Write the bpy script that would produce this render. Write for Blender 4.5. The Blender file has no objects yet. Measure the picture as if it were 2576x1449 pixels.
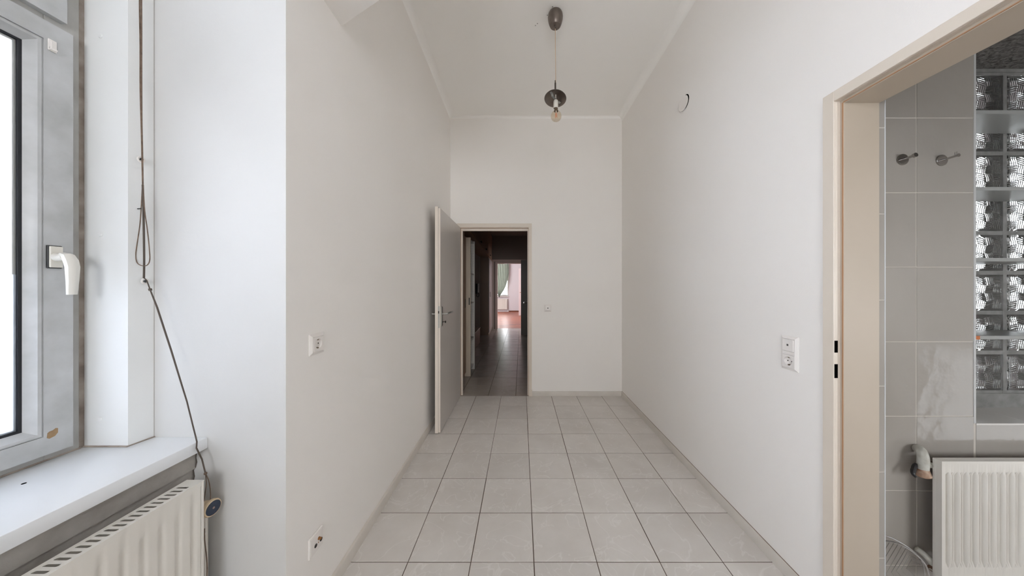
import bpy, bmesh, math, random
from mathutils import Vector, Matrix
random.seed(7)
sc = bpy.context.scene
PI = math.pi
F, H, VX, VY = 729.0, 1.313, 1311.3, 720.3          # focal length in pixels, eye height, vanishing point

# ------------------------------------------------------------------ camera
cam = bpy.data.objects.new('camera', bpy.data.cameras.new('camera'))
sc.collection.objects.link(cam); sc.camera = cam
cam.location = (0, 0, H); cam.rotation_euler = (PI/2, 0, 0)
cam.data.sensor_fit = 'HORIZONTAL'; cam.data.sensor_width = 36
cam.data.lens = F/2576*36
cam.data.shift_x = (1288-VX)/2576
cam.data.shift_y = (VY-724.5)/2576
cam.data.clip_start = 0.02

# ------------------------------------------------------------------ world, light, exposure
w = bpy.data.worlds.new('sky'); sc.world = w; w.use_nodes = True
bg = w.node_tree.nodes['Background']
bg.inputs[0].default_value = (0.945, 0.970, 1.0, 1)
bg.inputs[1].default_value = 7.6
sc.view_settings.view_transform = 'Standard'
sc.view_settings.look = 'None'
sc.view_settings.gamma = 1.0
sc.view_settings.use_curve_mapping = False
sc.view_settings.exposure = 0.77
sc.cycles.max_bounces = 14
sc.cycles.diffuse_bounces = 10
sc.cycles.glossy_bounces = 6
sc.cycles.transmission_bounces = 10
sc.cycles.transparent_max_bounces = 12
sc.cycles.sample_clamp_indirect = 6.0
def portal(loc, rot, sx, sy):
    d = bpy.data.lights.new('window_portal', 'AREA'); d.shape = 'RECTANGLE'
    d.size = sx; d.size_y = sy; d.cycles.is_portal = True
    o = bpy.data.objects.new('window_portal', d); sc.collection.objects.link(o)
    o.location = loc; o.rotation_euler = rot
portal((-1.915, -.435, 1.835), (0, -PI/2, 0), 2.17, 2.75)          # left window
portal((-.05, -2.51, 1.825), (-PI/2, 0, PI), 1.3, 1.35)         # added fill window, unseen behind the camera
portal((-1.925, 15.31, 1.9), (-PI/2, 0, 0), 2.6, 2.2)        # window of the far room
portal((4.11, 3.0, 1.8), (0, PI/2, 0), 1.3, .6)              # window behind the glass blocks
portal((-3.61, 11.8, 1.8), (0, -PI/2, 0), 2.0, 3.0)         # unseen side opening added to brighten the far room
portal((3.51, 8.15, 1.6), (0, PI/2, 0), .8, 1.3)           # window of the room beside the hall
portal((2.55, -.91, 1.175), (-PI/2, 0, PI), .9, .75)         # unseen opening added to light the bathroom

# ------------------------------------------------------------------ materials
def lin(c):
    return tuple(((v/255)/12.92 if v/255 <= .04045 else (((v/255)+.055)/1.055)**2.4) for v in c) + (1,)
MATS = {}
def mat(name, col, rough=.5, metal=0, noise=None, bump=None, spec=.5, **kw):
    """noise=(scale, amount, col2) colour mottling; bump=(scale, strength, dist)"""
    if name in MATS: return MATS[name]
    m = bpy.data.materials.new(name); m.use_nodes = True; nt = m.node_tree
    b = nt.nodes['Principled BSDF']
    b.inputs['Base Color'].default_value = lin(col); b.inputs['Roughness'].default_value = rough
    b.inputs['Metallic'].default_value = metal; b.inputs['Specular IOR Level'].default_value = spec
    for k, v in kw.items(): b.inputs[k].default_value = v
    g = nt.nodes.new('ShaderNodeNewGeometry')
    if noise:
        n = nt.nodes.new('ShaderNodeTexNoise'); n.inputs['Scale'].default_value = noise[0]; n.inputs['Detail'].default_value = 6
        nt.links.new(g.outputs['Position'], n.inputs['Vector'])
        r = nt.nodes.new('ShaderNodeValToRGB')
        r.color_ramp.elements[0].position = .5-noise[1]; r.color_ramp.elements[1].position = .5+noise[1]
        r.color_ramp.elements[0].color = lin(noise[2]); r.color_ramp.elements[1].color = lin(col)
        nt.links.new(n.outputs[0], r.inputs[0]); nt.links.new(r.outputs[0], b.inputs['Base Color'])
    if bump:
        n2 = nt.nodes.new('ShaderNodeTexNoise'); n2.inputs['Scale'].default_value = bump[0]; n2.inputs['Detail'].default_value = 4
        nt.links.new(g.outputs['Position'], n2.inputs['Vector'])
        bp = nt.nodes.new('ShaderNodeBump'); bp.inputs['Strength'].default_value = bump[1]; bp.inputs['Distance'].default_value = bump[2]
        nt.links.new(n2.outputs[0], bp.inputs['Height']); nt.links.new(bp.outputs[0], b.inputs['Normal'])
    MATS[name] = m
    return m
plaster = mat('white_wall_paint', (241, 238, 234), .75, noise=(1.3, .3, (238, 234, 229)), bump=(260, .10, .002), spec=.2)
ceil_m  = mat('ceiling_paint', (247, 245, 241), .8, bump=(200, .12, .002), spec=.2)
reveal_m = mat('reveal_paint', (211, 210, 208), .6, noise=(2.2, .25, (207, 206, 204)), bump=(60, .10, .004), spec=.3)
dirty_m = mat('grimy_plaster', (196, 192, 186), .8, noise=(9, .25, (150, 144, 137)), bump=(70, .4, .004), spec=.2)
stucco = mat('white_stucco', (225, 230, 238), .9, bump=(70, .5, .004))
sky_block_m = mat('sky_blocker_paint', (215, 219, 227), .9)
casing_m = mat('casing_paint', (233, 234, 233), .38, noise=(2.5, .25, (226, 227, 226)), spec=.4)
pvc = mat('window_plastic', (194, 195, 196), .35, noise=(14, .22, (172, 173, 172)), spec=.45)
pvc_dirty = mat('window_frame_plastic', (180, 179, 175), .5, noise=(12, .25, (160, 157, 152)))
grime = mat('grimy_sealant', (172, 162, 152), .8, noise=(16, .22, (120, 106, 96)))
gasket = mat('black_rubber', (22, 24, 30), .5)
sill_m = mat('sill_laminate', (240, 242, 244), .3, noise=(3, .3, (236, 238, 240)), spec=.5)
base_m = mat('baseboard_paint', (214, 208, 200), .5, noise=(8, .3, (204, 197, 188)))
beige = mat('beige_frame_paint', (223, 213, 200), .38, noise=(2.2, .3, (217, 206, 192)), spec=.45)
door_m = mat('door_leaf_paint', (196, 190, 184), .28, noise=(3, .3, (190, 184, 178)), spec=.5)
dooredge_m = mat('door_edge_paint', (226, 216, 204), .45)
plastic = mat('white_plastic', (232, 227, 222), .3, spec=.5)
plastic_in = mat('socket_recess_plastic', (214, 206, 196), .35)
black_m = mat('black_void', (6, 6, 6), .9, spec=0)
dark_m = mat('dark_plastic', (28, 27, 28), .4)
chrome = mat('chrome', (205, 205, 205), .15, metal=1)
satin = mat('satin_aluminium', (190, 190, 186), .35, metal=1)
brass = mat('worn_brass', (176, 128, 84), .3, metal=1)
lampmetal = mat('dark_brushed_metal', (134, 124, 117), .36, metal=.8, noise=(30, .3, (112, 102, 95)))
steel = mat('galvanised_steel', (170, 172, 170), .4, metal=.8)
ceramic = mat('white_ceramic', (226, 222, 212), .35)
cord_m = mat('brown_cord', (128, 108, 92), .85, noise=(60, .2, (92, 76, 64)))
cordd_m = mat('dark_cord', (84, 74, 66), .85)
cable_m = mat('beige_cable', (206, 176, 146), .5)
rad_m = mat('radiator_enamel', (224, 220, 212), .3, noise=(5, .3, (217, 212, 203)), spec=.5)
rad_in = mat('radiator_inside', (120, 112, 102), .7)
ivory = mat('ivory_plastic', (222, 200, 168), .45)
navy = mat('blue_black_cap', (34, 46, 66), .4)
grout_m = mat('dark_grout', (88, 74, 64), .9, spec=.1)
wgrout = mat('light_grout', (198, 191, 182), .85)
btile = mat('bathroom_wall_tile', (163, 157, 150), .07, noise=(2.0, .2, (156, 150, 143)), bump=(5.5, .42, .014), spec=.6)
bshelf = mat('grey_shelf_board', (150, 151, 148), .35)
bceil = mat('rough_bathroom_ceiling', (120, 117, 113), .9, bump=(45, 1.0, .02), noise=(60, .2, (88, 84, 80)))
mortar = mat('glass_block_mortar', (142, 141, 138), .85, noise=(25, .25, (112, 111, 108)))
orange = mat('raw_chipboard', (190, 112, 66), .8)
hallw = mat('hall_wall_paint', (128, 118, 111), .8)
cab_m = mat('beige_cabinet', (146, 118, 98), .45)
cabd_m = mat('cabinet_trim', (150, 120, 96), .5)
shelfw = mat('white_shelf_laminate', (214, 210, 204), .45)
pinkw = mat('pink_white_paint', (204, 198, 200), .8)
curt_m = mat('green_curtain_cloth', (128, 132, 120), .9, noise=(6, .3, (110, 116, 104)))
wrap_m = mat('white_pipe_wrap', (206, 206, 198), .7, noise=(40, .25, (176, 172, 160)), bump=(90, .5, .004))
rust = mat('rusty_pipe', (120, 88, 66), .6, noise=(60, .25, (70, 50, 38)))
behind_m = mat('side_room_paint', (150, 140, 140), .9)

def tile_mat(name, c1, c2, vein, rough):
    m = bpy.data.materials.new(name); m.use_nodes = True; nt = m.node_tree; N = nt.nodes; L = nt.links
    b = N['Principled BSDF']; b.inputs['Roughness'].default_value = rough; b.inputs['Specular IOR Level'].default_value = .45
    g = N.new('ShaderNodeNewGeometry'); oi = N.new('ShaderNodeObjectInfo')
    mu = N.new('ShaderNodeVectorMath'); mu.operation = 'SCALE'; mu.inputs['Scale'].default_value = 17
    cx = N.new('ShaderNodeCombineXYZ'); L.new(oi.outputs['Random'], cx.inputs[0]); L.new(oi.outputs['Random'], cx.inputs[1])
    L.new(cx.outputs[0], mu.inputs[0])
    ad = N.new('ShaderNodeVectorMath'); L.new(g.outputs['Position'], ad.inputs[0]); L.new(mu.outputs[0], ad.inputs[1])
    n = N.new('ShaderNodeTexNoise'); n.inputs['Scale'].default_value = 5; n.inputs['Detail'].default_value = 8; n.inputs['Roughness'].default_value = .6
    L.new(ad.outputs[0], n.inputs['Vector'])
    r = N.new('ShaderNodeValToRGB'); r.color_ramp.elements[0].position = .3; r.color_ramp.elements[1].position = .7
    r.color_ramp.elements[0].color = lin(c1); r.color_ramp.elements[1].color = lin(c2)
    L.new(n.outputs[0], r.inputs[0])
    n2 = N.new('ShaderNodeTexNoise'); n2.inputs['Scale'].default_value = 4; n2.inputs['Detail'].default_value = 3; n2.inputs['Distortion'].default_value = 1.6
    L.new(ad.outputs[0], n2.inputs['Vector'])
    r2 = N.new('ShaderNodeValToRGB'); e = r2.color_ramp.elements
    e[0].position = .485; e[0].color = (0, 0, 0, 1); e[1].position = .5; e[1].color = (.55, .55, .55, 1)
    x = e.new(.515); x.color = (0, 0, 0, 1)
    L.new(n2.outputs[0], r2.inputs[0])
    mx = N.new('ShaderNodeMixRGB'); L.new(r2.outputs[0], mx.inputs[0]); L.new(r.outputs[0], mx.inputs[1]); mx.inputs[2].default_value = lin(vein)
    hs = N.new('ShaderNodeHueSaturation'); L.new(mx.outputs[0], hs.inputs['Color'])
    mr = N.new('ShaderNodeMapRange'); mr.inputs['To Min'].default_value = .96; mr.inputs['To Max'].default_value = 1.04
    L.new(oi.outputs['Random'], mr.inputs[0]); L.new(mr.outputs[0], hs.inputs['Value'])
    L.new(hs.outputs[0], b.inputs['Base Color'])
    return m
ftile = tile_mat('marbled_floor_tile', (204, 198, 192), (214, 209, 204), (226, 222, 218), .30)
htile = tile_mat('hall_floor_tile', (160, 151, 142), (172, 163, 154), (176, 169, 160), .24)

def parquet_mat():
    m = bpy.data.materials.new('red_parquet'); m.use_nodes = True; nt = m.node_tree; N = nt.nodes; L = nt.links
    b = N['Principled BSDF']; b.inputs['Roughness'].default_value = .34
    g = N.new('ShaderNodeNewGeometry')
    br = N.new('ShaderNodeTexBrick'); br.inputs['Scale'].default_value = 1.0
    br.inputs['Brick Width'].default_value = .4; br.inputs['Row Height'].default_value = .07; br.inputs['Mortar Size'].default_value = .002
    br.inputs['Color1'].default_value = lin((176, 98, 66)); br.inputs['Color2'].default_value = lin((126, 64, 42)); br.inputs['Mortar'].default_value = lin((50, 26, 20))
    L.new(g.outputs['Position'], br.inputs['Vector']); L.new(br.outputs[0], b.inputs['Base Color'])
    return m
parq = parquet_mat()

def glass_mat(name, tint=(1, 1, 1, 1), refl=.08, rough=0.0):
    m = bpy.data.materials.new(name); m.use_nodes = True; nt = m.node_tree; N = nt.nodes; L = nt.links
    N.remove(N['Principled BSDF']); out = N['Material Output']
    t = N.new('ShaderNodeBsdfTransparent'); t.inputs[0].default_value = tint
    gl = N.new('ShaderNodeBsdfGlossy'); gl.inputs['Roughness'].default_value = rough
    fr = N.new('ShaderNodeFresnel'); fr.inputs[0].default_value = 1.45
    mx = N.new('ShaderNodeMixShader'); L.new(fr.outputs[0], mx.inputs[0]); L.new(t.outputs[0], mx.inputs[1]); L.new(gl.outputs[0], mx.inputs[2])
    L.new(mx.outputs[0], out.inputs[0]); return m
pane_m = glass_mat('window_glass')
bulb_m = glass_mat('amber_bulb_glass', (.93, .88, .80, 1), rough=.05)
_n = bulb_m.node_tree; _f = [x for x in _n.nodes if x.type == 'FRESNEL'][0]; _x = [x for x in _n.nodes if x.type == 'MIX_SHADER'][0]
_l = _n.nodes.new('ShaderNodeLayerWeight'); _l.inputs[0].default_value = .25
_q = _n.nodes.new('ShaderNodeMath'); _q.operation = 'MULTIPLY'; _q.inputs[1].default_value = .35
_n.links.new(_l.outputs['Facing'], _q.inputs[0]); _n.links.new(_q.outputs[0], _x.inputs[0]); _n.nodes.remove(_f)
def frosted():
    m = bpy.data.materials.new('frosted_film'); m.use_nodes = True; nt = m.node_tree; N = nt.nodes; L = nt.links
    N.remove(N['Principled BSDF']); out = N['Material Output']
    t = N.new('ShaderNodeBsdfTranslucent'); t.inputs[0].default_value = (.90, .92, .95, 1)
    tr = N.new('ShaderNodeBsdfTransparent')
    mx = N.new('ShaderNodeMixShader'); mx.inputs[0].default_value = .12
    L.new(t.outputs[0], mx.inputs[1]); L.new(tr.outputs[0], mx.inputs[2]); L.new(mx.outputs[0], out.inputs[0]); return m
frost_m = frosted()
def sheer():
    m = curt_m; nt = m.node_tree; N = nt.nodes; L = nt.links; out = N['Material Output']; b = N['Principled BSDF']
    t = N.new('ShaderNodeBsdfTranslucent'); t.inputs[0].default_value = lin((100, 104, 94))
    mx = N.new('ShaderNodeMixShader'); mx.inputs[0].default_value = .45
    L.new(b.outputs[0], mx.inputs[1]); L.new(t.outputs[0], mx.inputs[2]); L.new(mx.outputs[0], out.inputs[0])
sheer()
gblock = bpy.data.materials.new('moulded_glass'); gblock.use_nodes = True
_b = gblock.node_tree.nodes['Principled BSDF']; _b.inputs['Transmission Weight'].default_value = 1
_b.inputs['Roughness'].default_value = .03; _b.inputs['IOR'].default_value = 1.45; _b.inputs['Base Color'].default_value = (.93, .95, .95, 1)

# ------------------------------------------------------------------ helpers
COL = sc.collection
WL = {}                                        # world location of every object made
def P(px, py, Y):
    return Vector(((px-VX)/F*Y, Y, H-(py-VY)/F*Y))
def link(o, loc, parent=None):
    COL.objects.link(o); WL[o.name] = Vector(loc)
    if parent is not None:
        o.parent = parent; o.location = Vector(loc)-WL[parent.name]
    else: o.location = loc
    return o
def tag(o, label=None, cat=None, group=None, kind=None):
    if label: o['label'] = label
    if cat: o['category'] = cat
    if group: o['group'] = group
    if kind: o['kind'] = kind
    return o
def empty(name, loc, label=None, cat=None, group=None, kind=None):
    o = bpy.data.objects.new(name, None); o.empty_display_size = .05
    link(o, loc); return tag(o, label, cat, group, kind)
def smooth_ang(bm, ang=35):
    for e in bm.edges:
        if len(e.link_faces) == 2 and e.calc_face_angle(3.2) > math.radians(ang): e.smooth = False
    for f in bm.faces: f.smooth = True
def obj(name, bm, m, parent=None, label=None, cat=None, group=None, kind=None, smooth=True):
    bmesh.ops.recalc_face_normals(bm, faces=bm.faces)
    if smooth: smooth_ang(bm)
    xs = [v.co for v in bm.verts]
    lo = Vector([min(c[i] for c in xs) for i in range(3)]); hi = Vector([max(c[i] for c in xs) for i in range(3)])
    c = (lo+hi)/2; c.z = lo.z if parent is None else c.z
    for v in bm.verts: v.co -= c
    me = bpy.data.meshes.new(name); bm.to_mesh(me); bm.free(); me.materials.append(m)
    o = bpy.data.objects.new(name, me); link(o, c, parent)
    return tag(o, label, cat, group, kind)
def dup(o, delta, parent=None, name=None):
    c = o.copy(); COL.objects.link(c)
    WL[c.name] = WL[o.name]+Vector(delta)
    c.parent = parent
    c.location = WL[c.name]-(WL[parent.name] if parent is not None else Vector((0, 0, 0)))
    return c
def box(bm, x0, x1, y0, y1, z0, z1, bev=0, seg=1):
    v = [bm.verts.new(p) for p in ((x0,y0,z0),(x1,y0,z0),(x1,y1,z0),(x0,y1,z0),(x0,y0,z1),(x1,y0,z1),(x1,y1,z1),(x0,y1,z1))]
    fs = [bm.faces.new([v[i] for i in q]) for q in ((0,3,2,1),(4,5,6,7),(0,1,5,4),(1,2,6,5),(2,3,7,6),(3,0,4,7))]
    if bev:
        es = {e for f in fs for e in f.edges}
        bmesh.ops.bevel(bm, geom=list(es), offset=bev, segments=seg, affect='EDGES', profile=.5)
    return bm
def nb(*a, **k):
    bm = bmesh.new()
    if a: box(bm, *a, **k)
    return bm
def prism(bm, pts, z0, z1):
    a = [bm.verts.new((x, y, z0)) for x, y in pts]; b = [bm.verts.new((x, y, z1)) for x, y in pts]
    n = len(pts); bm.faces.new(a[::-1]); bm.faces.new(b)
    for i in range(n): bm.faces.new((a[i], a[(i+1) % n], b[(i+1) % n], b[i]))
    return bm
def basis(d):
    d = Vector(d).normalized(); u = d.cross(Vector((0, 0, 1)))
    if u.length < 1e-4: u = Vector((1, 0, 0))
    u.normalize(); v = u.cross(d).normalized()
    return d, u, v
def lathe(bm, prof, org, axis=(0, 0, 1), seg=32, cap=True):
    """prof: (radius, distance along axis)"""
    d, u, v = basis(axis); org = Vector(org); rings = []
    for r, h in prof:
        if r < 1e-6: rings.append([bm.verts.new(org+d*h)])
        else: rings.append([bm.verts.new(org+d*h+(u*math.cos(2*PI*i/seg)+v*math.sin(2*PI*i/seg))*r) for i in range(seg)])
    for a, b in zip(rings, rings[1:]):
        for i in range(seg):
            j = (i+1) % seg
            if len(a) == 1 and len(b) == 1: continue
            if len(a) == 1: bm.faces.new((a[0], b[i], b[j]))
            elif len(b) == 1: bm.faces.new((a[i], a[j], b[0]))
            else: bm.faces.new((a[i], a[j], b[j], b[i]))
    if cap:
        for r in (rings[0], rings[-1]):
            if len(r) > 1: bm.faces.new(r)
    return bm
def tube(bm, pts, r, seg=8, cyc=False):
    pts = [Vector(p) for p in pts]; n = len(pts); rings = []
    rs = r if isinstance(r, (list, tuple)) else [r]*n
    d0 = (pts[1]-pts[0]).normalized(); _, u, v = basis(d0)
    for i, p in enumerate(pts):
        if cyc: d = (pts[(i+1) % n]-pts[i-1]).normalized()
        else: d = (pts[min(i+1, n-1)]-pts[max(i-1, 0)]).normalized()
        u = (u-d*u.dot(d)).normalized(); v = d.cross(u)
        rings.append([bm.verts.new(p+(u*math.cos(2*PI*k/seg)+v*math.sin(2*PI*k/seg))*rs[i]) for k in range(seg)])
    prs = list(zip(rings, rings[1:]))+([(rings[-1], rings[0])] if cyc else [])
    for a, b in prs:
        for k in range(seg): bm.faces.new((a[k], a[(k+1) % seg], b[(k+1) % seg], b[k]))
    if not cyc: bm.faces.new(rings[0]); bm.faces.new(rings[-1])
    return bm
def spline(pts, n=6):
    pts = [Vector(p) for p in pts]; out = []
    for i in range(len(pts)-1):
        p0, p1, p2, p3 = pts[max(i-1, 0)], pts[i], pts[i+1], pts[min(i+2, len(pts)-1)]
        for k in range(n):
            t = k/n
            out.append(.5*((2*p1)+(p2-p0)*t+(2*p0-5*p1+4*p2-p3)*t*t+(3*p1-3*p2+p3-p0)*t**3))
    out.append(pts[-1]); return out
def ring_yz(bm, x0, x1, y0, y1, z0, z1, wd, bev=0):
    """rectangular frame in the YZ plane, member width wd"""
    box(bm, x0, x1, y0, y1, z0, z0+wd, bev); box(bm, x0, x1, y0, y1, z1-wd, z1, bev)
    box(bm, x0, x1, y0, y0+wd, z0+wd, z1-wd, bev); box(bm, x0, x1, y1-wd, y1, z0+wd, z1-wd, bev)

# ------------------------------------------------------------------ room dimensions
XL, XLB, XR, YB, YF = -.822, -.850, 1.205, 3.472, -2.3
ZC = 3.348
YE = 1.012                                     # corner of the window recess
# ---- walls
bm = prism(nb(), [(XL, YE), (XLB, YB+.15), (-1.6, YB+.15), (-1.6, YE)], 0, ZC+.1)
box(bm, -1.6, XL, -1.85, YE, 2.95, ZC+.1)
box(bm, -1.6, XL, YF-.2, -1.85, 0, ZC+.1)
wl = obj('wall_left', bm, plaster, kind='structure', smooth=False)
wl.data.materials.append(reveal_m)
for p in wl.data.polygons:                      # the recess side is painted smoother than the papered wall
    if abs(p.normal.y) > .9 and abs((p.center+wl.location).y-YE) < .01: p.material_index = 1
bm = nb(-1.9, -1.146, -1.85, YE, 0, .678); box(bm, -1.9, -1.1365, -1.85, YE, .678, .748)
obj('wall_under_window', bm, dirty_m, kind='structure', smooth=False)
bm = nb(-1.9, -1.6, 1.012, 1.4, 0, ZC+.1); box(bm, -1.9, -1.5, .94, 1.012, 0, ZC+.1); box(bm, -1.9, -1.6, -2.5, -1.81, 0, ZC+.1); box(bm, -1.9, -1.6, -1.81, .94, 2.92, ZC+.1)
obj('wall_exterior', bm, stucco, kind='structure', smooth=False)
obj('wall_sky_blocker', nb(-4.6, -4.4, -8, 8, -4, 5.2), sky_block_m, kind='structure', smooth=False)  # unseen wall added outside to cut sky light through the left window
DY0 = .27                                      # near side of the bathroom doorway
bm = nb(XR, 1.357, 1.120, YB+.15, 0, ZC+.1); box(bm, XR, 1.357, YF-.2, DY0, 0, ZC+.1); box(bm, XR, 1.357, DY0, 1.120, 2.03, ZC+.1)
obj('wall_right', bm, plaster, kind='structure', smooth=False)
bm = nb(-.86, -.75, YB, YB+.15, 0, ZC+.1); box(bm, .105, XR, YB, YB+.15, 0, ZC+.1); box(bm, -.75, .105, YB, YB+.15, 2.035, ZC+.1)
obj('wall_back', bm, plaster, kind='structure', smooth=False)
FW = (-.7, .6, 1.15, 2.5)                      # opening added behind the camera for fill light
bm = nb(XL, FW[0], YF-.2, YF, 0, ZC+.1); box(bm, FW[1], XR, YF-.2, YF, 0, ZC+.1); box(bm, FW[0], FW[1], YF-.2, YF, 0, FW[2]); box(bm, FW[0], FW[1], YF-.2, YF, FW[3], ZC+.1)
obj('wall_front', bm, plaster, kind='structure', smooth=False)
# ceiling with a soft cove along the walls
def cove(bm, x0, y0, x1, y1, nx, ny, r):
    """quarter-round fillet: wall line (x0,y0)-(x1,y1), inward normal (nx,ny)"""
    rows = []
    for k in range(9):
        a = k/8*PI/2
        o = r*(1-math.sin(a)); z = ZC-r*(1-math.cos(a))
        o, z = r*(1-math.cos(a)), ZC-r+r*math.sin(a)
        rows.append([bm.verts.new((x0+nx*o, y0+ny*o, z)), bm.verts.new((x1+nx*o, y1+ny*o, z))])
    for a, b in zip(rows, rows[1:]): bm.faces.new((a[0], a[1], b[1], b[0]))
bm = nb(-1.0, XR+.1, YF-.1, YB+.1, ZC, ZC+.15)
for f in bm.faces: pass
cove(bm, XL-.004, YE-.5, XLB-.001, YB, 1, 0, .06); cove(bm, XR, YF, XR, YB, -1, 0, .06); cove(bm, XLB, YB, XR, YB, 0, -1, .025)
cl = obj('ceiling', bm, ceil_m, kind='structure')
for (px, py) in ((1390, 17), (1393, 21), (1347, 64), (1352, 59), (1377, 38)):
    Y = (ZC-H)*F/(VY-py); q = P(px, py, Y)
    obj('screw_hole', lathe(nb(), [(.0, -.0012), (.0030, -.0012), (.0030, .0)], (q.x, q.y, ZC), seg=10, cap=False), dark_m, cl)
# dropped box in the upper corner by the window
bm = prism(nb(), [(-.835, 1.328), (-.822, 1.328), (-.59, 1.208), (-.10, .955), (-.10, -.6), (-.835, -.6)], 2.507, ZC)
obj('trim_1', bm, plaster, kind='structure', smooth=False)

# ------------------------------------------------------------------ floors
GAP = .0036
TILE_CACHE = {}
def flat_tile(parent, x0, x1, y0, y1, m, name='tile', th=.008, top=0.0, ori='z', depth=0.0):
    key = (round(x1-x0, 4), round(y1-y0, 4), m.name, ori, name)
    if key not in TILE_CACHE:
        bm = nb(); a, b = (x1-x0)/2, (y1-y0)/2
        if ori == 'z': box(bm, -a, a, -b, b, -th, 0)
        else: box(bm, -a, a, 0, th, -b, b)
        # bevel only the rim of the face that shows
        es = [e for e in bm.edges if all(abs(v.co.z if ori == 'z' else v.co.y) < 1e-6 for v in e.verts)]
        bmesh.ops.bevel(bm, geom=es, offset=.0012, segments=1, affect='EDGES')
        me = bpy.data.meshes.new(name); bm.to_mesh(me); bm.free(); me.materials.append(m); TILE_CACHE[key] = me
    o = bpy.data.objects.new(name, TILE_CACHE[key])
    c = ((x0+x1)/2, (y0+y1)/2, top) if ori == 'z' else ((x0+x1)/2, depth, (y0+y1)/2)
    return link(o, c, parent)
floor = obj('floor', nb(-1.0, XR+.1, YF-.1, YB, -.12, -.0015), grout_m, kind='structure', smooth=False)
xs = [XL-.02]+[-.5395+.2999*k for k in range(6)]+[XR+.0]
xs = [-.845, -.5395, -.2395, .0605, .3605, .6605, .9605, 1.2045]
ys = [YB]
y = 3.183
while y > YF: ys.append(y); y -= .3004
ys.append(YF)
for i in range(len(xs)-1):
    for j in range(len(ys)-1):
        if ys[j]-ys[j+1] < .03: continue
        jx, jy = random.uniform(-.0006, .0006), random.uniform(-.0006, .0006)
        flat_tile(floor, xs[i]+GAP/2+jx, xs[i+1]-GAP/2+jx, ys[j+1]+GAP/2+jy, ys[j]-GAP/2+jy, ftile, top=random.uniform(-.0004, .0003))
# recess floor under the radiator
obj('floor_recess', nb(-1.146, -.845, -1.85, YE, -.12, 0), ftile, kind='structure', smooth=False)
HY = 8.92
hall = obj('floor_hallway', nb(-1.4, .80, YB, HY+.2, -.12, -.0015), grout_m, kind='structure', smooth=False)
hx = [-1.35, -1.0645, -.7325, -.3985, -.0655, .2675, .6005, .75]
hy = [YB+.002]; y = 3.833
while y < HY-.03: hy.append(y); y += .3345
hy.append(HY+.14)
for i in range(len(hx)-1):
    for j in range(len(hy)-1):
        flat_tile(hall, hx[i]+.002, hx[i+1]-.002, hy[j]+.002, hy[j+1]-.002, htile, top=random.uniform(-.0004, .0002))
obj('floor_far_room', nb(-3.5, 1.6, HY+.14, 15.2, -.12, 0), parq, kind='structure', smooth=False)

# ------------------------------------------------------------------ baseboards
def rounded_board(bm, pts, nx, ny, t, h):
    """board along pts[0]-pts[1]; (nx,ny) points into the room"""
    prof = [(0, 0), (t, 0), (t, h-.008), (t-.003, h-.002), (t-.008, h), (0, h)]
    rings = [[bm.verts.new((x+nx*o, y+ny*o, z)) for o, z in prof] for x, y in pts]
    n = len(prof)
    for k in range(n): bm.faces.new((rings[0][k], rings[0][(k+1) % n], rings[1][(k+1) % n], rings[1][k]))
    bm.faces.new(rings[0]); bm.faces.new(rings[1][::-1])
    return bm
obj('baseboard_left', rounded_board(nb(), [(XL, YE), (XLB, YB)], 1, 0, .016, .057), base_m, kind='structure')
obj('baseboard_right', rounded_board(nb(), [(XR, 1.155), (XR, YB)], -1, 0, .010, .057), base_m, kind='structure')
obj('baseboard_back', rounded_board(nb(), [(.130, YB), (XR-.010, YB)], 0, -1, .012, .057), base_m, kind='structure')
obj('shadow_gap_strip', nb(XR-.0022, XR, 1.156, YB, .0565, .0590), mat('brown_shadow_gap', (122, 98, 82), .9), kind='structure', smooth=False)  # brown strip drawn in place of the shadow gap over the baseboard
bm = nb(.126, .131, YB-.017, YB, 0, .075)
obj('trim_2', bm, beige, kind='structure')

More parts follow.
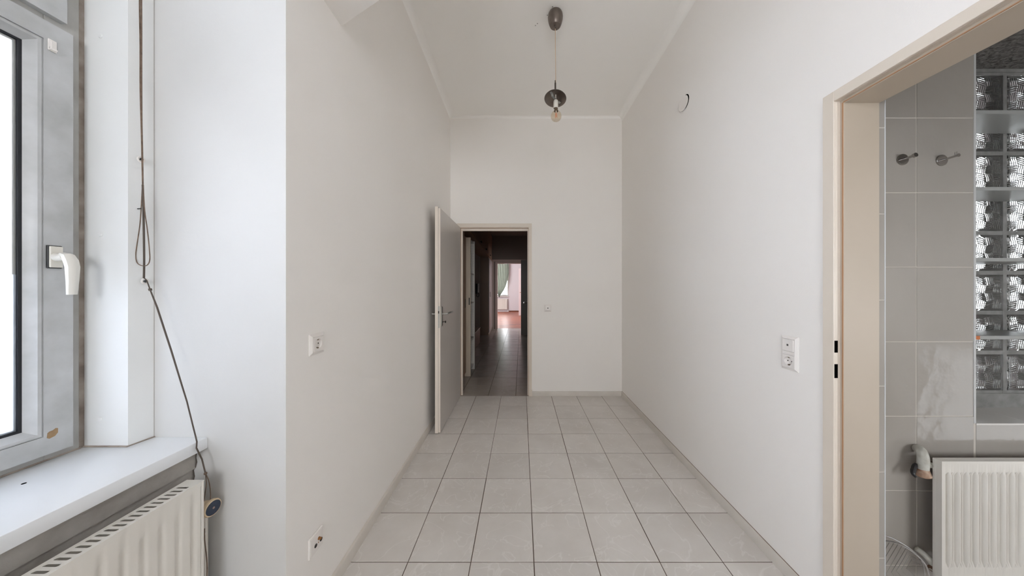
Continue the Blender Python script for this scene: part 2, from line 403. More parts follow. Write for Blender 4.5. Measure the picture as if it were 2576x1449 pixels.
# ------------------------------------------------------------------ left window
W = empty('window_1', (-1.45, .2, .787), kind='structure')
FX0, FX1 = -1.50, -1.43
bm = nb(FX0, FX1, .868, .938, .787, 2.95, .002); box(bm, FX0, FX1, -1.85, -1.78, .787, 2.95, .002)
box(bm, FX0, FX1, -1.78, .868, .787, .862, .002); box(bm, FX0, FX1, -1.78, .868, 2.885, 2.95, .002)
box(bm, FX0, FX1, -1.78, .868, 2.065, 2.165, .002)
obj('window_frame', bm, pvc_dirty, W)
bm = nb(-1.50, -1.433, .938, .953, .787, 2.95)
obj('sealant_joint', bm, grime, W)
def sash(y0, y1, z0, z1, film=None):
    x1 = -1.410; fw = .056
    s = bmesh.new()
    ring_yz(s, -1.47, x1, y0, y1, z0, z1, fw, 0)
    bmesh.ops.remove_doubles(s, verts=s.verts, dist=1e-5)
    o = obj('sash', s, pvc, W)
    # sloping glazing bead
    b = bmesh.new(); a0, a1, b0, b1 = y0+fw, y1-fw, z0+fw, z1-fw; bw = .026
    def loop(i, x): return [b.verts.new(q) for q in ((x, a0+i, b0+i), (x, a1-i, b0+i), (x, a1-i, b1-i), (x, a0+i, b1-i))]
    ls = [loop(0, x1-.012), loop(0, x1-.003), loop(.004, x1-.001), loop(.010, x1-.002), loop(.013, x1-.007), loop(bw-.004, x1-.016), loop(bw, x1-.020), loop(bw, x1-.03)]
    for p, q in zip(ls, ls[1:]):
        for k in range(4): b.faces.new((p[k], p[(k+1) % 4], q[(k+1) % 4], q[k]))
    obj('glazing_bead', b, pvc, o)
    g = bmesh.new(); ring_yz(g, x1-.0262, x1-.0205, y0+fw+bw-.002, y1-fw-bw+.002, z0+fw+bw-.002, z1-fw-bw+.002, .0085)
    obj('rubber_gasket', g, gasket, o)
    g = bmesh.new(); ring_yz(g, x1-.050, x1-.0285, y0+fw+bw, y1-fw-bw, z0+fw+bw, z1-fw-bw, .012)
    obj('spacer_bar', g, mat('pale_spacer', (214, 214, 210), .4), o)
    g = nb(x1-.0282, x1-.0264, y0+fw+bw, y1-fw-bw, z0+fw+bw, z1-fw-bw)
    obj('glass_pane', g, pane_m, o)
    if film:
        obj('frosted_film', nb(x1-.0262, x1-.0256, y0+fw+bw+.004, y1-fw-bw-.004, z0+fw+bw, film), frost_m, o)
    return o
s1 = sash(.24, .912, .8118, 2.102, 1.3466)
sash(-.44, .236, .8118, 2.102, 1.3466); sash(-1.12, -.444, .8118, 2.102, 1.3466); sash(-1.80, -1.124, .8118, 2.102, 1.3466)
sash(.24, .900, 2.127, 2.90); sash(-.44, .236, 2.127, 2.90); sash(-1.12, -.444, 2.127, 2.90); sash(-1.80, -1.124, 2.127, 2.90)
# handle
hd = obj('handle_base', nb(-1.410, -1.4035, .8588, .8868, 1.367, 1.4355, .0015), dark_m, s1, 'black base plate of window handle')
bm = nb(-1.4035, -1.3985, .8606, .8852, 1.3695, 1.433, .0012)
obj('handle_plate', bm, mat('ivory_metal', (216, 212, 202), .3), hd)
bm = bmesh.new()
def sweep_rect(bm, secs):
    """secs: list of (centre, halfwidth Y, half depth X); vertical sweep of chamfered sections"""
    rings = []
    for c, u, v, a, b_ in secs:
        c, u, v = Vector(c), Vector(u).normalized(), Vector(v).normalized()
        pr = [(-a, -b_*.5), (-a*.55, -b_), (a*.55, -b_), (a, -b_*.5), (a, b_*.5), (a*.1, b_), (-a*.3, b_), (-a, b_*.5)]
        rings.append([bm.verts.new(c+u*p+v*q) for p, q in pr])
    for r, s in zip(rings, rings[1:]):
        for k in range(8): bm.faces.new((r[k], r[(k+1) % 8], s[(k+1) % 8], s[k]))
    bm.faces.new(rings[0]); bm.faces.new(rings[-1])
tube(bm, [(-1.399, .873, 1.4010), (-1.388, .873, 1.4010), (-1.372, .873, 1.4015)], [.0125, .0115, .0115], 16)
sweep_rect(bm, [((-1.378, .873, 1.4110), (0, 1, 0), (1, 0, .8), .0095, .006), ((-1.366, .873, 1.405), (0, 1, 0), (1, 0, .7), .011, .011),
                ((-1.357, .873, 1.390), (0, 1, 0), (1, 0, .25), .0125, .0115), ((-1.352, .873, 1.372), (0, 1, 0), (1, 0, 0), .012, .0115),
                ((-1.352, .873, 1.330), (0, 1, 0), (1, 0, 0), .0105, .0095), ((-1.354, .873, 1.288), (0, 1, 0), (1, 0, 0), .009, .0075)])
obj('handle_lever', bm, mat('handle_enamel', (222, 219, 211), .25), hd, 'pale lever pointing straight down')
# small latch bit, torn sticker
bm = nb(-1.410, -1.406, .862, .878, 2.018, 2.052, .001); box(bm, -1.406, -1.399, .862, .866, 2.022, 2.045, .001); box(bm, -1.406, -1.400, .862, .876, 2.020, 2.026, .001)
obj('latch_catch', bm, plastic, s1)
bm = bmesh.new()
pts = [(.861, .862), (.8655, .858), (.876, .861), (.8815, .869), (.8815, .882), (.8775, .884), (.872, .880), (.8655, .879), (.862, .876)]
a = [bm.verts.new((-1.4096, y_, z_)) for y_, z_ in pts]; c = [bm.verts.new((-1.4090, y_, z_)) for y_, z_ in pts]
bm.faces.new(a); bm.faces.new(c[::-1])
for i in range(len(pts)): bm.faces.new((a[i], a[(i+1) % len(pts)], c[(i+1) % len(pts)], c[i]))
obj('torn_sticker', bm, mat('brown_paper', (158, 130, 96), .7, noise=(60, .2, (142, 116, 84))), s1, 'torn brown sticker remnant')
# side casing with screw caps
bm = bmesh.new(); prism(bm, [(-1.50, .9505), (-1.290, .9505), (-1.2817, YE), (-1.50, YE)], .787, 2.95)
cs = obj('side_casing', bm, casing_m, W, smooth=False)
for z in (2.1335, 1.4816, .878):
    obj('screw_cap', lathe(nb(), [(.0068, 0), (.0068, .0012), (.0055, .0026), (.0, .0032)], (-1.3795, .9505, z), (0, -1, 0), 20, False), casing_m, cs)
bm = bmesh.new(); tube(bm, [(-1.50, .949, .7885), (-1.289, .949, .7885), (-1.279, YE-.001, .7885)], .0028, 6)
obj('floor_seal', bm, grime, W)
# sill
bm = nb(-1.452, -1.0943, -1.85, YE, .7483, .7873, .003, 2)
sl = obj('window_sill', bm, sill_m, W)
obj('screw_hole', lathe(nb(), [(.0, .0006), (.0042, .0006), (.0042, -.001)], P(60, 1216.5, (.7873-H)*-F/(1216.5-VY)).to_tuple(), seg=14, cap=False), black_m, sl)
bm = bmesh.new(); tube(bm, [(-1.431, -1.84, .789), (-1.431, .94, .789)], .004, 6)
obj('sill_seal', bm, grime, W)

# ------------------------------------------------------------------ pull cord of the shade, and its guides
def cord_guide(q, label):
    t = empty('cord_guide', q, label, 'cord guide', None)
    x, y_, z = q
    obj('screw', lathe(nb(), [(.0022, 0), (.0022, .012), (.0045, .012), (.003, .015), (0, .0155)], (x, y_, z), (1, -.1, 0), 12), dark_m, t)
    bm = bmesh.new(); n = 20
    tube(bm, [(x+.008, y_+math.cos(2*PI*k/n)*.0078, z+math.sin(2*PI*k/n)*.0085) for k in range(n)], .0028, 8, True)
    obj('eyelet_ring', bm, plastic, t); return t
cord_guide((-1.2855, .9735, 1.739), 'small white cord eyelet, the upper one on the window casing side')
cord_guide((-1.2848, .9830, 1.330), 'small white cord eyelet, the lower one, where the cord bends away')
bm = bmesh.new(); tube(bm, [(-1.2865, .972, 1.573), (-1.268, .966, 1.5725)], .0016, 6)
obj('nail', bm, dark_m, None, 'short dark nail sticking out of the casing beside the hanging cord', 'nail')
cd = empty('blind_cord', (-1.27, .968, 1.34), 'long brown pull cord hanging down the casing and slanting to the radiator valve', 'cord')
Yc = .968
def C(px, py, Y=Yc): return P(px, py, Y)
bm = bmesh.new(); tube(bm, spline([C(351, -60), C(351.5, 40), C(353, 120), C(353, 220), C(356, 330), C(357.5, 400), C(359, 470)]), .0018, 7)
tube(bm, spline([C(355.5, -60), C(356, 60), C(356, 180), C(356.5, 300), C(358.5, 400), C(359.5, 470)]), .0018, 7)
obj('upper_strand', bm, cord_m, cd)
bm = bmesh.new(); tube(bm, spline([C(359, 465), C(361, 540), C(362.5, 640), C(362, 700)]), .0026, 7)
obj('middle_strand', bm, cordd_m, cd, 'darker thick middle strand')
bm = bmesh.new(); tube(bm, spline([C(358.5, 460), C(356, 510), C(352, 565), C(344, 620), C(341.5, 645), C(346, 662), C(358, 668.5), C(370, 667), C(376.5, 655), C(376, 630), C(371, 580), C(364, 530), C(360, 465)]), .0014, 7)
obj('hanging_loop', bm, cord_m, cd, 'thin loop hanging below the joined strands')
S0 = C(362, 699); S1 = Vector((-1.088, .972, .7915)); S2 = P(517, 1191, .975)
bm = bmesh.new(); tube(bm, [S0, P(369, 705, .962), P(378, 730, .962), P(395, 773, .963), P(430, 880, .965), P(470, 1010, .969), S1], [.0015, .0015, .0018, .0024, .0024, .0020, .0020], 7)
tube(bm, [S1, Vector((-1.0905, .973, .77)), P(508, 1155, .974), S2], .0021, 7)
tube(bm, [P(377, 726, .962), P(378.5, 731, .962)], .0042, 8)
obj('slanting_strand', bm, cordd_m, cd)
bm = bmesh.new(); lathe(bm, [(0, -.005), (.004, -.003), (.0045, 0), (.004, .003), (0, .005)], S2, seg=10)
tube(bm, spline([S2, P(519, 1215, .975), P(516, 1240, .972), P(513, 1262, .962)]), .0013, 6)
tube(bm, spline([S2, P(526, 1212, .978), P(529.5, 1240, .978), P(529, 1262, .975)]), .0013, 6)
tube(bm, spline([P(514.5, 1330, .96), P(515, 1360, .96), P(519, 1395, .96), P(521, 1425, .96), P(520, 1460, .96), P(516, 1500, .96), P(510, 1560, .96)]), .0016, 6)
obj('knotted_end', bm, cord_m, cd)

wu = bpy.data.objects['wall_under_window']
bm = bmesh.new(); tube(bm, [(-1.1365, 1.0112, .748), (-1.1340, 1.0112, .730), (-1.1352, 1.0112, .715), (-1.1330, 1.0112, .700), (-1.1372, 1.0112, .682), (-1.1442, 1.0112, .672), (-1.1415, 1.0112, .650), (-1.1450, 1.0112, .630), (-1.1436, 1.0112, .585)], [.0008, .0016, .0012, .0022, .0020, .0016, .0022, .0014, .0008], 6)
obj('crack', bm, mat('dark_crack', (92, 84, 78), .9), wu)
bm = bmesh.new(); tube(bm, [(-1.2815, YE-.0004, .79), (-1.2815, YE-.0004, 2.94)], .0014, 6)
obj('corner_joint', bm, mat('grey_joint', (178, 174, 170), .8), W)
# ------------------------------------------------------------------ left radiator
RF, RBK, RY1, RY0, RT, RB0 = -1.0171, -1.0733, .930, -.35, .692, .10
R = empty('radiator', ((RF+RBK)/2, .3, 0), 'cream panel radiator with slotted top grille under the window sill', 'radiator')
bm = bmesh.new(); N_ = 220
def fz(yy, z):                                   # shallow vertical ribs pressed into the panel
    k = ((.8996-yy) % .0395)/.0395
    d = .0
    if RB0+.06 < z < RT-.05 and yy < RY1-.02:
        t = min(1, max(0, min(k, 1-k)*2-.12)/.35); d = -.0048*(1-t*t*(3-2*t))
    return RF-.0007+d
zs = [RB0, RB0+.05, RB0+.066, RT-.30, RT-.062, RT-.048, RT-.004]
yy = []; q = RY0
while q < RY1-.010: yy.append(q); q += .0033
yy.append(RY1-.0092)
rows = [[bm.verts.new((fz(y_, z), y_, z)) for y_ in yy] for z in zs]
for r, s in zip(rows, rows[1:]):
    for k in range(len(yy)-1): bm.faces.new((r[k], r[k+1], s[k+1], s[k]))
bx = [bm.verts.new((RF-.018, y_, z)) for y_, z in ((RY0, RB0), (RY1-.0092, RB0), (RY1-.0092, RT-.004), (RY0, RT-.004))]
bm.faces.new(bx)
obj('front_panel', bm, rad_m, R, smooth=True)
obj('rear_panel', nb(RBK+.001, RBK+.010, RY0, RY1-.009, RB0, RT-.004), rad_m, R)
bm = bmesh.new(); yk = RY0+.01
while yk < RY1-.02:
    box(bm, RBK+.011, RF-.019, yk, yk+.0012, RB0+.03, RT-.03); yk += .0125
obj('convector_fins', bm, rad_in, R)
# top grille: a sheet with punched slots
bm = bmesh.new(); g0, g1 = RBK+.009, RF-.009
box(bm, RBK, g0, RY0, RY1, RT-.0018, RT); box(bm, g1, RF, RY0, RY1, RT-.0018, RT)
box(bm, RF-.004, RF, RY0, RY1-.0085, RT-.013, RT-.0018)
box(bm, g0, g1, .902, RY1, RT-.0018, RT)
pit = .01555; yk = .902-pit
while yk > RY0+.02:
    sy0, sy1 = yk+.0042, yk+pit-.0042           # a slot between two bars
    a_ = .0036
    outer = [(g0, yk), (g1, yk), (g1, yk+pit), (g0, yk+pit)]
    # slot outline with rounded corners
    xa, xb = g0+.002, g1-.002; ya, yb = yk+.0035, yk+pit-.0035
    sl_ = []
    for cx, cy, a0 in ((xb-a_, yb-a_, 0), (xa+a_, yb-a_, 90), (xa+a_, ya+a_, 180), (xb-a_, ya+a_, 270)):
        for k in range(4):
            t = math.radians(a0+k*30); sl_.append((cx+a_*math.cos(t), cy+a_*math.sin(t)))
    corner = [(g1, yk+pit), (g0, yk+pit), (g0, yk), (g1, yk)]
    top = [bm.verts.new((x, y_, RT)) for x, y_ in sl_]; low = [bm.verts.new((x, y_, RT-.0018)) for x, y_ in sl_]
    cn = [bm.verts.new((x, y_, RT)) for x, y_ in corner]
    for k in range(16): bm.faces.new((top[k], low[k], low[(k+1) % 16], top[(k+1) % 16]))
    for c_ in range(4):
        for k in range(3): bm.faces.new((cn[c_], top[c_*4+k], top[c_*4+k+1]))
        nxt = (c_+1) % 4
        bm.faces.new((cn[c_], top[c_*4+3], top[(c_*4+4) % 16], cn[nxt]))
    yk -= pit
box(bm, g0, g1, RY0, yk+pit, RT-.0018, RT)
obj('top_grille', bm, rad_m, R, 'slotted top grille', smooth=False)
bm = nb(RBK, RF, RY1-.0078, RY1, RB0-.004, RT-.0019, .0012)
obj('side_cover', bm, rad_m, R)
for y_ in (.62, -.1):
    obj('wall_bracket', nb(-1.1445, RBK+.004, y_, y_+.03, .2, .6), steel, R)
# thermostatic valve at the end
vb = obj('valve_body', tube(nb(), [(-1.075, .938, .575), (-1.075, .972, .575), (-1.064, .972, .575)], [.011, .012, .012], 12), mat('tarnished_metal', (120, 112, 104), .4, metal=.7), R, 'tarnished metal valve body')
bm = bmesh.new(); box(bm, -1.082, -1.06, .945, .965, .60, .625, .003); tube(bm, [(-1.075, .955, .575), (-1.075, .955, .66)], .009, 10); lathe(bm, [(.014, 0), (.014, .012), (.011, .016)], (-1.075, .955, .640), seg=6)
obj('pipe_fitting', bm, MATS['tarnished_metal'], vb)
ax = Vector((1, -.06, 0))
bm = lathe(nb(), [(.017, 0), (.0195, .006), (.0195, .018), (.0225, .024), (.0262, .030), (.0268, .037), (.0255, .0405), (.0215, .0415)], (-1.072, .9725, .572), ax, 28)
vh = obj('valve_head', bm, ivory, vb, 'ivory thermostat head')
bm = lathe(nb(), [(.0222, .0405), (.0222, .0422), (.0, .0424)], (-1.072, .9725, .572), ax, 28, False)
obj('valve_cap', bm, navy, vb, 'dark blue end cap')
bm = lathe(nb(), [(.0035, .042), (.0035, .0432), (0, .0434)], (-1.072, .9725, .572), ax, 12, False)
obj('cap_screw', bm, mat('dull_pink_metal', (150, 128, 120), .5), vb)
bm = nb(-1.083, -1.062, .955, .978, .476, .487, .002); box(bm, -1.080, -1.066, .950, .972, .487, .497, .002)
obj('pipe_clip', bm, plastic, R)
bm = tube(nb(), [(-1.075, .972, .575), (-1.075, .985, .56), (-1.075, .985, .0)], .0075, 10)
obj('supply_pipe', bm, rad_m, R)

# ------------------------------------------------------------------ far door (door_1) and its open leaf
def beige_frame_back():
    t = empty('door_1', (-.32, YB, 0), kind='structure')
    y0 = YB-.010
    bm = bmesh.new()
    def U(xa, xb, zt, xc, xd, zt2, ya, yb):      # U-shaped band between two outlines
        box(bm, xa, xc, ya, yb, 0, zt); box(bm, xd, xb, ya, yb, 0, zt); box(bm, xc, xd, ya, yb, zt2, zt)
    U(-.769, .1255, 2.0645, -.7375, .0965, 2.0225, y0, y0+.013)
    U(-.760, .112, 2.040, -.7290, .088, 2.0145, y0+.006, y0+.035)
    U(-.76, .112, 2.040, -.706, .0748, 1.981, y0+.030, YB+.045)
    obj('door_frame', bm, beige, t, smooth=False)
    bm = bmesh.new(); U(-.7295, .0885, 2.0150, -.7265, .0855, 2.0120, y0+.010, y0+.030)
    obj('rubber_seal', bm, mat('brown_seal', (168, 128, 96), .7), t, smooth=False)
    L_ = nb(-.767, -.7400, 2.575, YB-.012, .006, 2.024, .0015); box(L_, -.7400, -.7223, 2.588, YB-.018, .006, 2.012, .0015)
    lf = obj('door_leaf', L_, door_m, t, 'grey white flush door leaf standing open')
    obj('leaf_edge', nb(-.7665, -.7402, 2.5742, 2.5752, .007, 2.023), dooredge_m, lf, 'cream painted edge', smooth=False)
    obj('leaf_edge', nb(-.7400, -.7226, 2.5870, 2.5882, .007, 2.011), dooredge_m, lf, 'cream painted edge', smooth=False)
    zh = 1.313-72/F*2.575
    # lock plate on the narrow edge
    bm = nb(-.7445, -.7290, 2.5855, 2.588, zh-.118, zh+.078, .002)
    lp = obj('lock_plate', bm, satin, lf)
    obj('latch_bolt', nb(-.7430, -.7320, 2.577, 2.5865, zh+.012, zh+.034, .001), mat('dark_metal', (74, 70, 66), .4, metal=.8), lf)
    # escutcheons and levers both sides
    for sx, x0 in ((1, -.7223), (-1, -.767)):
        bm = nb(min(x0, x0+sx*.006), max(x0, x0+sx*.006), 2.612, 2.650, zh-.105, zh+.070, .002)
        obj('handle_plate', bm, satin, lf)
        bm = bmesh.new(); xx = x0+sx*.006
        if sx > 0:
            tube(bm, spline([(xx, 2.631, zh+.004), (xx+.035, 2.631, zh+.004), (xx+.045, 2.640, zh+.006), (xx+.050, 2.70, zh+.010), (xx+.066, 2.742, zh+.012)], 4), .0095, 10)
        else:
            tube(bm, spline([(xx, 2.631, zh+.004), (xx-.026, 2.631, zh+.004), (xx-.032, 2.640, zh+.004), (xx-.032, 2.735, zh+.004)], 4), .009, 10)
        obj('door_handle', bm, satin, lf)
    bm = tube(nb(), [(-.7163, 2.631, zh-.068), (-.690, 2.631, zh-.068)], .0028, 8); lathe(bm, [(.003, .0), (.010, .002), (.010, .010), (.003, .012)], (-.694, 2.631, zh-.068), (1, 0, 0), 14)
    obj('key', bm, MATS['dark_metal'], lf)
    for z in (.25, 1.75):
        obj('hinge', lathe(nb(), [(.007, 0), (.007, .08)], (-.745, YB-.017, z), seg=12), satin, lf)
beige_frame_back()

# ------------------------------------------------------------------ bathroom doorway (door_2), leafless steel frame
t = empty('door_2', (1.28, .69, 0), kind='structure')
bm = bmesh.new()
def V(xa, xb, yo, yi, zo, zi):                    # band around the opening in a YZ plane, far jamb + head + near jamb
    yo2, yi2 = DY0-(yo-1.1106)+.02, DY0-(yi-1.1106)+.02
    box(bm, xa, xb, yi, yo, 0, zo, .0012); box(bm, xa, xb, min(yo2, yi2), max(yo2, yi2), 0, zo, .0012); box(bm, xa, xb, max(yi2, yo2), yi, zi, zo, .0012)
V(1.197, 1.2065, 1.1516, 1.1106, 2.0607, 2.022)
V(1.2055, 1.2235, 1.125, 1.1106, 2.040, 2.022)
obj('door_frame', bm, beige, t)
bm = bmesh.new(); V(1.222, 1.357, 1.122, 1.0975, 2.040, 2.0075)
obj('jamb_lining', bm, mat('shaded_tan_lining', (184, 171, 155), .45, noise=(2.5, .3, (176, 163, 146))), t)  # tan frame paint, darkened for the shade on this face
bm = nb(1.2195, 1.2225, 1.0990, 1.1025, 0, 2.010); box(bm, 1.2195, 1.2225, DY0+.05, 1.0990, 2.0095, 2.0125)
obj('rubber_seal', bm, MATS['brown_seal'], t)
for z0, z1 in ((1.0590, 1.1047), (.9615, 1.0149)):
    obj('strike_slot', nb(1.2000, 1.2125, 1.1098, 1.1120, z0, z1), black_m, t, 'black strike opening')

# ------------------------------------------------------------------ electrical fittings
def socket_disc(bm_face, org, axis): pass
def frame_plate(parent, org, u, n, w_, h_, wells, name='cover_frame'):
    """bevelled cover frame on a wall. org centre on wall, u horizontal dir, n normal into room"""
    org, u, n = Vector(org), Vector(u), Vector(n); z = Vector((0, 0, 1))
    bm = bmesh.new()
    def loop(a, b, d): return [bm.verts.new(org+u*x+z*y_+n*d) for x, y_ in ((-a, -b), (a, -b), (a, b), (-a, b))]
    ls = [loop(w_/2, h_/2, 0), loop(w_/2, h_/2, .0025), loop(w_/2-.012, h_/2-.012, .0085), loop(w_/2-.0125, h_/2-.0125, .0088)]
    for p, q in zip(ls, ls[1:]):
        for k in range(4): bm.faces.new((p[k], p[(k+1) % 4], q[(k+1) % 4], q[k]))
    bm.faces.new(ls[-1]); bm.faces.new(ls[0][::-1])
    return obj(name, bm, plastic, parent, smooth=False)
def plate_box(org, u, n, cx, cz, a, b, d0, d1, bev=.0012):
    org, u, n = Vector(org), Vector(u), Vector(n); z = Vector((0, 0, 1)); bm = bmesh.new()
    ps = []
    for d in (d0, d1): ps += [bm.verts.new(org+u*(cx+x)+z*(cz+y_)+n*d) for x, y_ in ((-a, -b), (a, -b), (a, b), (-a, b))]
    fs = [(0, 1, 2, 3), (4, 5, 6, 7), (0, 1, 5, 4), (1, 2, 6, 5), (2, 3, 7, 6), (3, 0, 4, 7)]
    for f in fs: bm.faces.new([ps[i] for i in f])
    bmesh.ops.bevel(bm, geom=list(bm.edges), offset=bev, segments=1, affect='EDGES'); return bm
def schuko(parent, org, u, n, cz):
    """square insert with a round earthed well: square ring + recessed cup"""
    org, u, n = Vector(org), Vector(u), Vector(n); z = Vector((0, 0, 1)); c0 = org+z*cz
    bm = bmesh.new(); S = 32; a = .0272; d = .0105; R0 = .0195; dp = -.006
    sq = []
    for k in range(S):
        t_ = 2*PI*k/S+PI/4; cx, cy = math.cos(t_), math.sin(t_); m_ = max(abs(cx), abs(cy)); sq.append((cx/m_*a, cy/m_*a))
    ci = [(math.cos(2*PI*k/S+PI/4)*R0, math.sin(2*PI*k/S+PI/4)*R0) for k in range(S)]
    A = [bm.verts.new(c0+u*x+z*y_+n*.0088) for x, y_ in sq]; B = [bm.verts.new(c0+u*x+z*y_+n*d) for x, y_ in sq]
    C_ = [bm.verts.new(c0+u*x+z*y_+n*d) for x, y_ in ci]; D_ = [bm.verts.new(c0+u*x*.95+z*y_*.95+n*.0015) for x, y_ in ci]
    for k in range(S):
        j = (k+1) % S
        bm.faces.new((A[k], A[j], B[j], B[k])); bm.faces.new((B[k], B[j], C_[j], C_[k])); bm.faces.new((C_[k], C_[j], D_[j], D_[k]))
    bm.faces.new(D_)
    ins = obj('socket_insert', bm, plastic, parent)
    for sx in (-1, 1):
        obj('pin_hole', lathe(nb(), [(.0026, .0014), (.0026, .0022), (0, .0022)], c0+u*(sx*.0095), n, 12, False), black_m, ins)
    for sz in (-1, 1):
        obj('earth_clip', plate_box(c0, u, n, 0, sz*.0165, .0032, .0026, .002, .0088, .0006), MATS.get('clip_metal') or mat('clip_metal', (128, 114, 100), .4, metal=.6), ins)
    return ins
# the cover plates must not fill the wells: build covers as rings instead
def ring_cover(parent, org, u, n, w_, h_, holes):
    org, u, n = Vector(org), Vector(u), Vector(n); z = Vector((0, 0, 1)); bm = bmesh.new()
    def loop(a, b, d, cz=0): return [bm.verts.new(org+u*x+z*(y_+cz)+n*d) for x, y_ in ((-a, -b), (a, -b), (a, b), (-a, b))]
    ls = [loop(w_/2, h_/2, 0), loop(w_/2, h_/2, .0025), loop(w_/2-.0105, h_/2-.0105, .0088)]
    for p, q in zip(ls, ls[1:]):
        for k in range(4): bm.faces.new((p[k], p[(k+1) % 4], q[(k+1) % 4], q[k]))
    a = w_/2-.0105; b = h_/2-.0105; g = .0278
    cuts = sorted([(c-g, c+g) for c in holes]); zz = -b
    def quad(x0, x1, z0, z1):
        if x1-x0 < 1e-5 or z1-z0 < 1e-5: return
        bm.faces.new([bm.verts.new(org+u*x+z*y_+n*.0088) for x, y_ in ((x0, z0), (x1, z0), (x1, z1), (x0, z1))])
    for c0, c1 in cuts:
        quad(-a, a, zz, c0); quad(-a, -g, c0, c1); quad(g, a, c0, c1); zz = c1
        for (x0, z0), (x1, z1) in (((-g, c0), (g, c0)), ((g, c0), (g, c1)), ((g, c1), (-g, c1)), ((-g, c1), (-g, c0))):
            bm.faces.new([bm.verts.new(org+u*x+z*y_+n*d) for x, y_, d in ((x0, z0, .0088), (x1, z1, .0088), (x1, z1, .001), (x0, z0, .001))])
    quad(-a, a, zz, b)
    return obj('cover_frame', bm, plastic, parent, smooth=False)
# left wall socket
xw = XL-.002
t = empty('wall_socket', (xw, 1.164, 1.083), 'white single earthed socket on the left wall near the window corner', 'socket')
ring_cover(t, (xw, 1.164, 1.083), (0, 1, 0), (1, 0, 0), .083, .083, [0]); schuko(t, (xw, 1.164, 1.083), (0, 1, 0), (1, 0, 0), 0)
# right wall switch over socket
t = empty('switch_socket_combination', (XR, 1.298, 1.014), 'white double plate with a rocker switch above an earthed socket, beside the bathroom doorway', 'switch')
ring_cover(t, (XR, 1.298, 1.014), (0, 1, 0), (-1, 0, 0), .0815, .1525, [.0355, -.0355])
schuko(t, (XR, 1.298, 1.014), (0, 1, 0), (-1, 0, 0), -.0355)
rk = obj('rocker', plate_box((XR, 1.298, 1.014), (0, 1, 0), (-1, 0, 0), 0, .0355, .0268, .0268, .002, .0125, .0015), plastic, t)
obj('indicator_window', plate_box((XR, 1.298, 1.014), (0, 1, 0), (-1, 0, 0), 0, .0365, .0042, .0042, .011, .0129, .0003), mat('grey_lens', (88, 86, 84), .3), rk, 'small grey indicator')
# antenna socket low on the left wall
yv, zv = 1.1553, .293
t = empty('antenna_socket', (xw, yv, zv), 'white antenna socket plate with round black jacks, low on the left wall', 'socket')
n_, u_ = (1, 0, 0), (0, 1, 0)
bm = plate_box((xw, yv, zv), u_, n_, 0, 0, .040, .040, 0, .008, .0035)
pl = obj('cover_plate', bm, plastic, t)
obj('raised_panel', plate_box((xw, yv, zv), u_, n_, 0, 0, .033, .033, .0075, .0092, .001), plastic, pl)
for dy in (-.0065, .024):
    obj('antenna_jack', lathe(nb(), [(.0072, .009), (.0072, .0103), (.0048, .0103), (.0048, .0095), (0, .0095)], (xw, yv+dy, zv-.0085), n_, 18, False), dark_m, t)
obj('threaded_jack', lathe(nb(), [(.0058, .009), (.0058, .012), (.0048, .012), (.0048, .019), (.0018, .019), (.0018, .0165), (0, .0165)], (xw, yv+.0107, zv+.0066), n_, 18, False), brass, t, 'brass threaded connector')
obj('fixing_screw', lathe(nb(), [(.0022, .009), (.002, .0100), (0, .0102)], (xw, yv+.009, zv-.0085), n_, 12, False), brass, t)
# back wall switch
o_ = (.3177, YB, 1.0525)
t = empty('light_switch', o_, 'small square white push switch on the back wall right of the hallway door', 'switch')
frame_plate(t, o_, (1, 0, 0), (0, -1, 0), .084, .084, [])
rk = obj('rocker', plate_box(o_, (1, 0, 0), (0, -1, 0), 0, 0, .0275, .0275, .008, .0125, .002), mat('switch_plastic', (240, 236, 232), .3), t)
obj('indicator_window', lathe(nb(), [(.0065, 0), (.0065, .0012), (0, .0014)], (.3177, YB-.0122, 1.0525), (0, -1, 0), 16, False), dark_m, rk)
# round vent cover, hanging askew over its hole
t = empty('vent_cover', (XR, 2.134, 2.666), 'round white vent cover sitting loose over a black hole high on the right wall', 'vent')
obj('duct_hole', lathe(nb(), [(.048, 0), (.048, .0016), (0, .0016)], (XR, 2.128, 2.668), (-1, 0, 0), 32, False), black_m, t, 'black duct opening')
bm = lathe(nb(), [(.0, .0), (.0525, 0), (.0530, .0015), (.0515, .003), (.0, .0036)], (XR-.006, 2.142, 2.664), (-1, -.10, .06), 36, False)
obj('cover_disc', bm, plastic, t)

# ------------------------------------------------------------------ pendant lamp
LX, LY = .2537, 2.158
t = empty('pendant_lamp', (LX, LY, ZC), 'bare bulb pendant lamp with dark metal ceiling cup and small dark dish shade', 'lamp')
bm = lathe(nb(), [(0, ZC), (.047, ZC), (.0535, ZC-.012), (.0560, ZC-.030), (.0545, ZC-.050), (.0480, ZC-.075), (.0395, ZC-.096), (.0370, ZC-.099), (.034, ZC-.096), (.008, ZC-.094), (.008, ZC-.106), (.0045, ZC-.108), (.0045, ZC-.118), (0, ZC-.118)], (LX, LY, 0), seg=40, cap=False)
obj('ceiling_cup', bm, lampmetal, t)
bm = tube(nb(), spline([(LX, LY, ZC-.10), (LX+.001, LY, 3.10), (LX+.0025, LY, 2.95), (LX+.003, LY, 2.825)]), .0022, 8)
obj('cable', bm, cable_m, t, 'beige cable')
bm = tube(nb(), [(LX-.001, LY, 2.846), (LX-.001, LY, 2.828), (LX, LY, 2.827), (LX, LY, 2.742)], [.0035, .0035, .0062, .0062], 12)
obj('stem', bm, mat('dark_stem', (92, 82, 74), .4, metal=.6), t)
axs = Vector((.10, .20, 1)).normalized()         # dish is tipped towards the camera
so = Vector((LX, LY, 2.712))
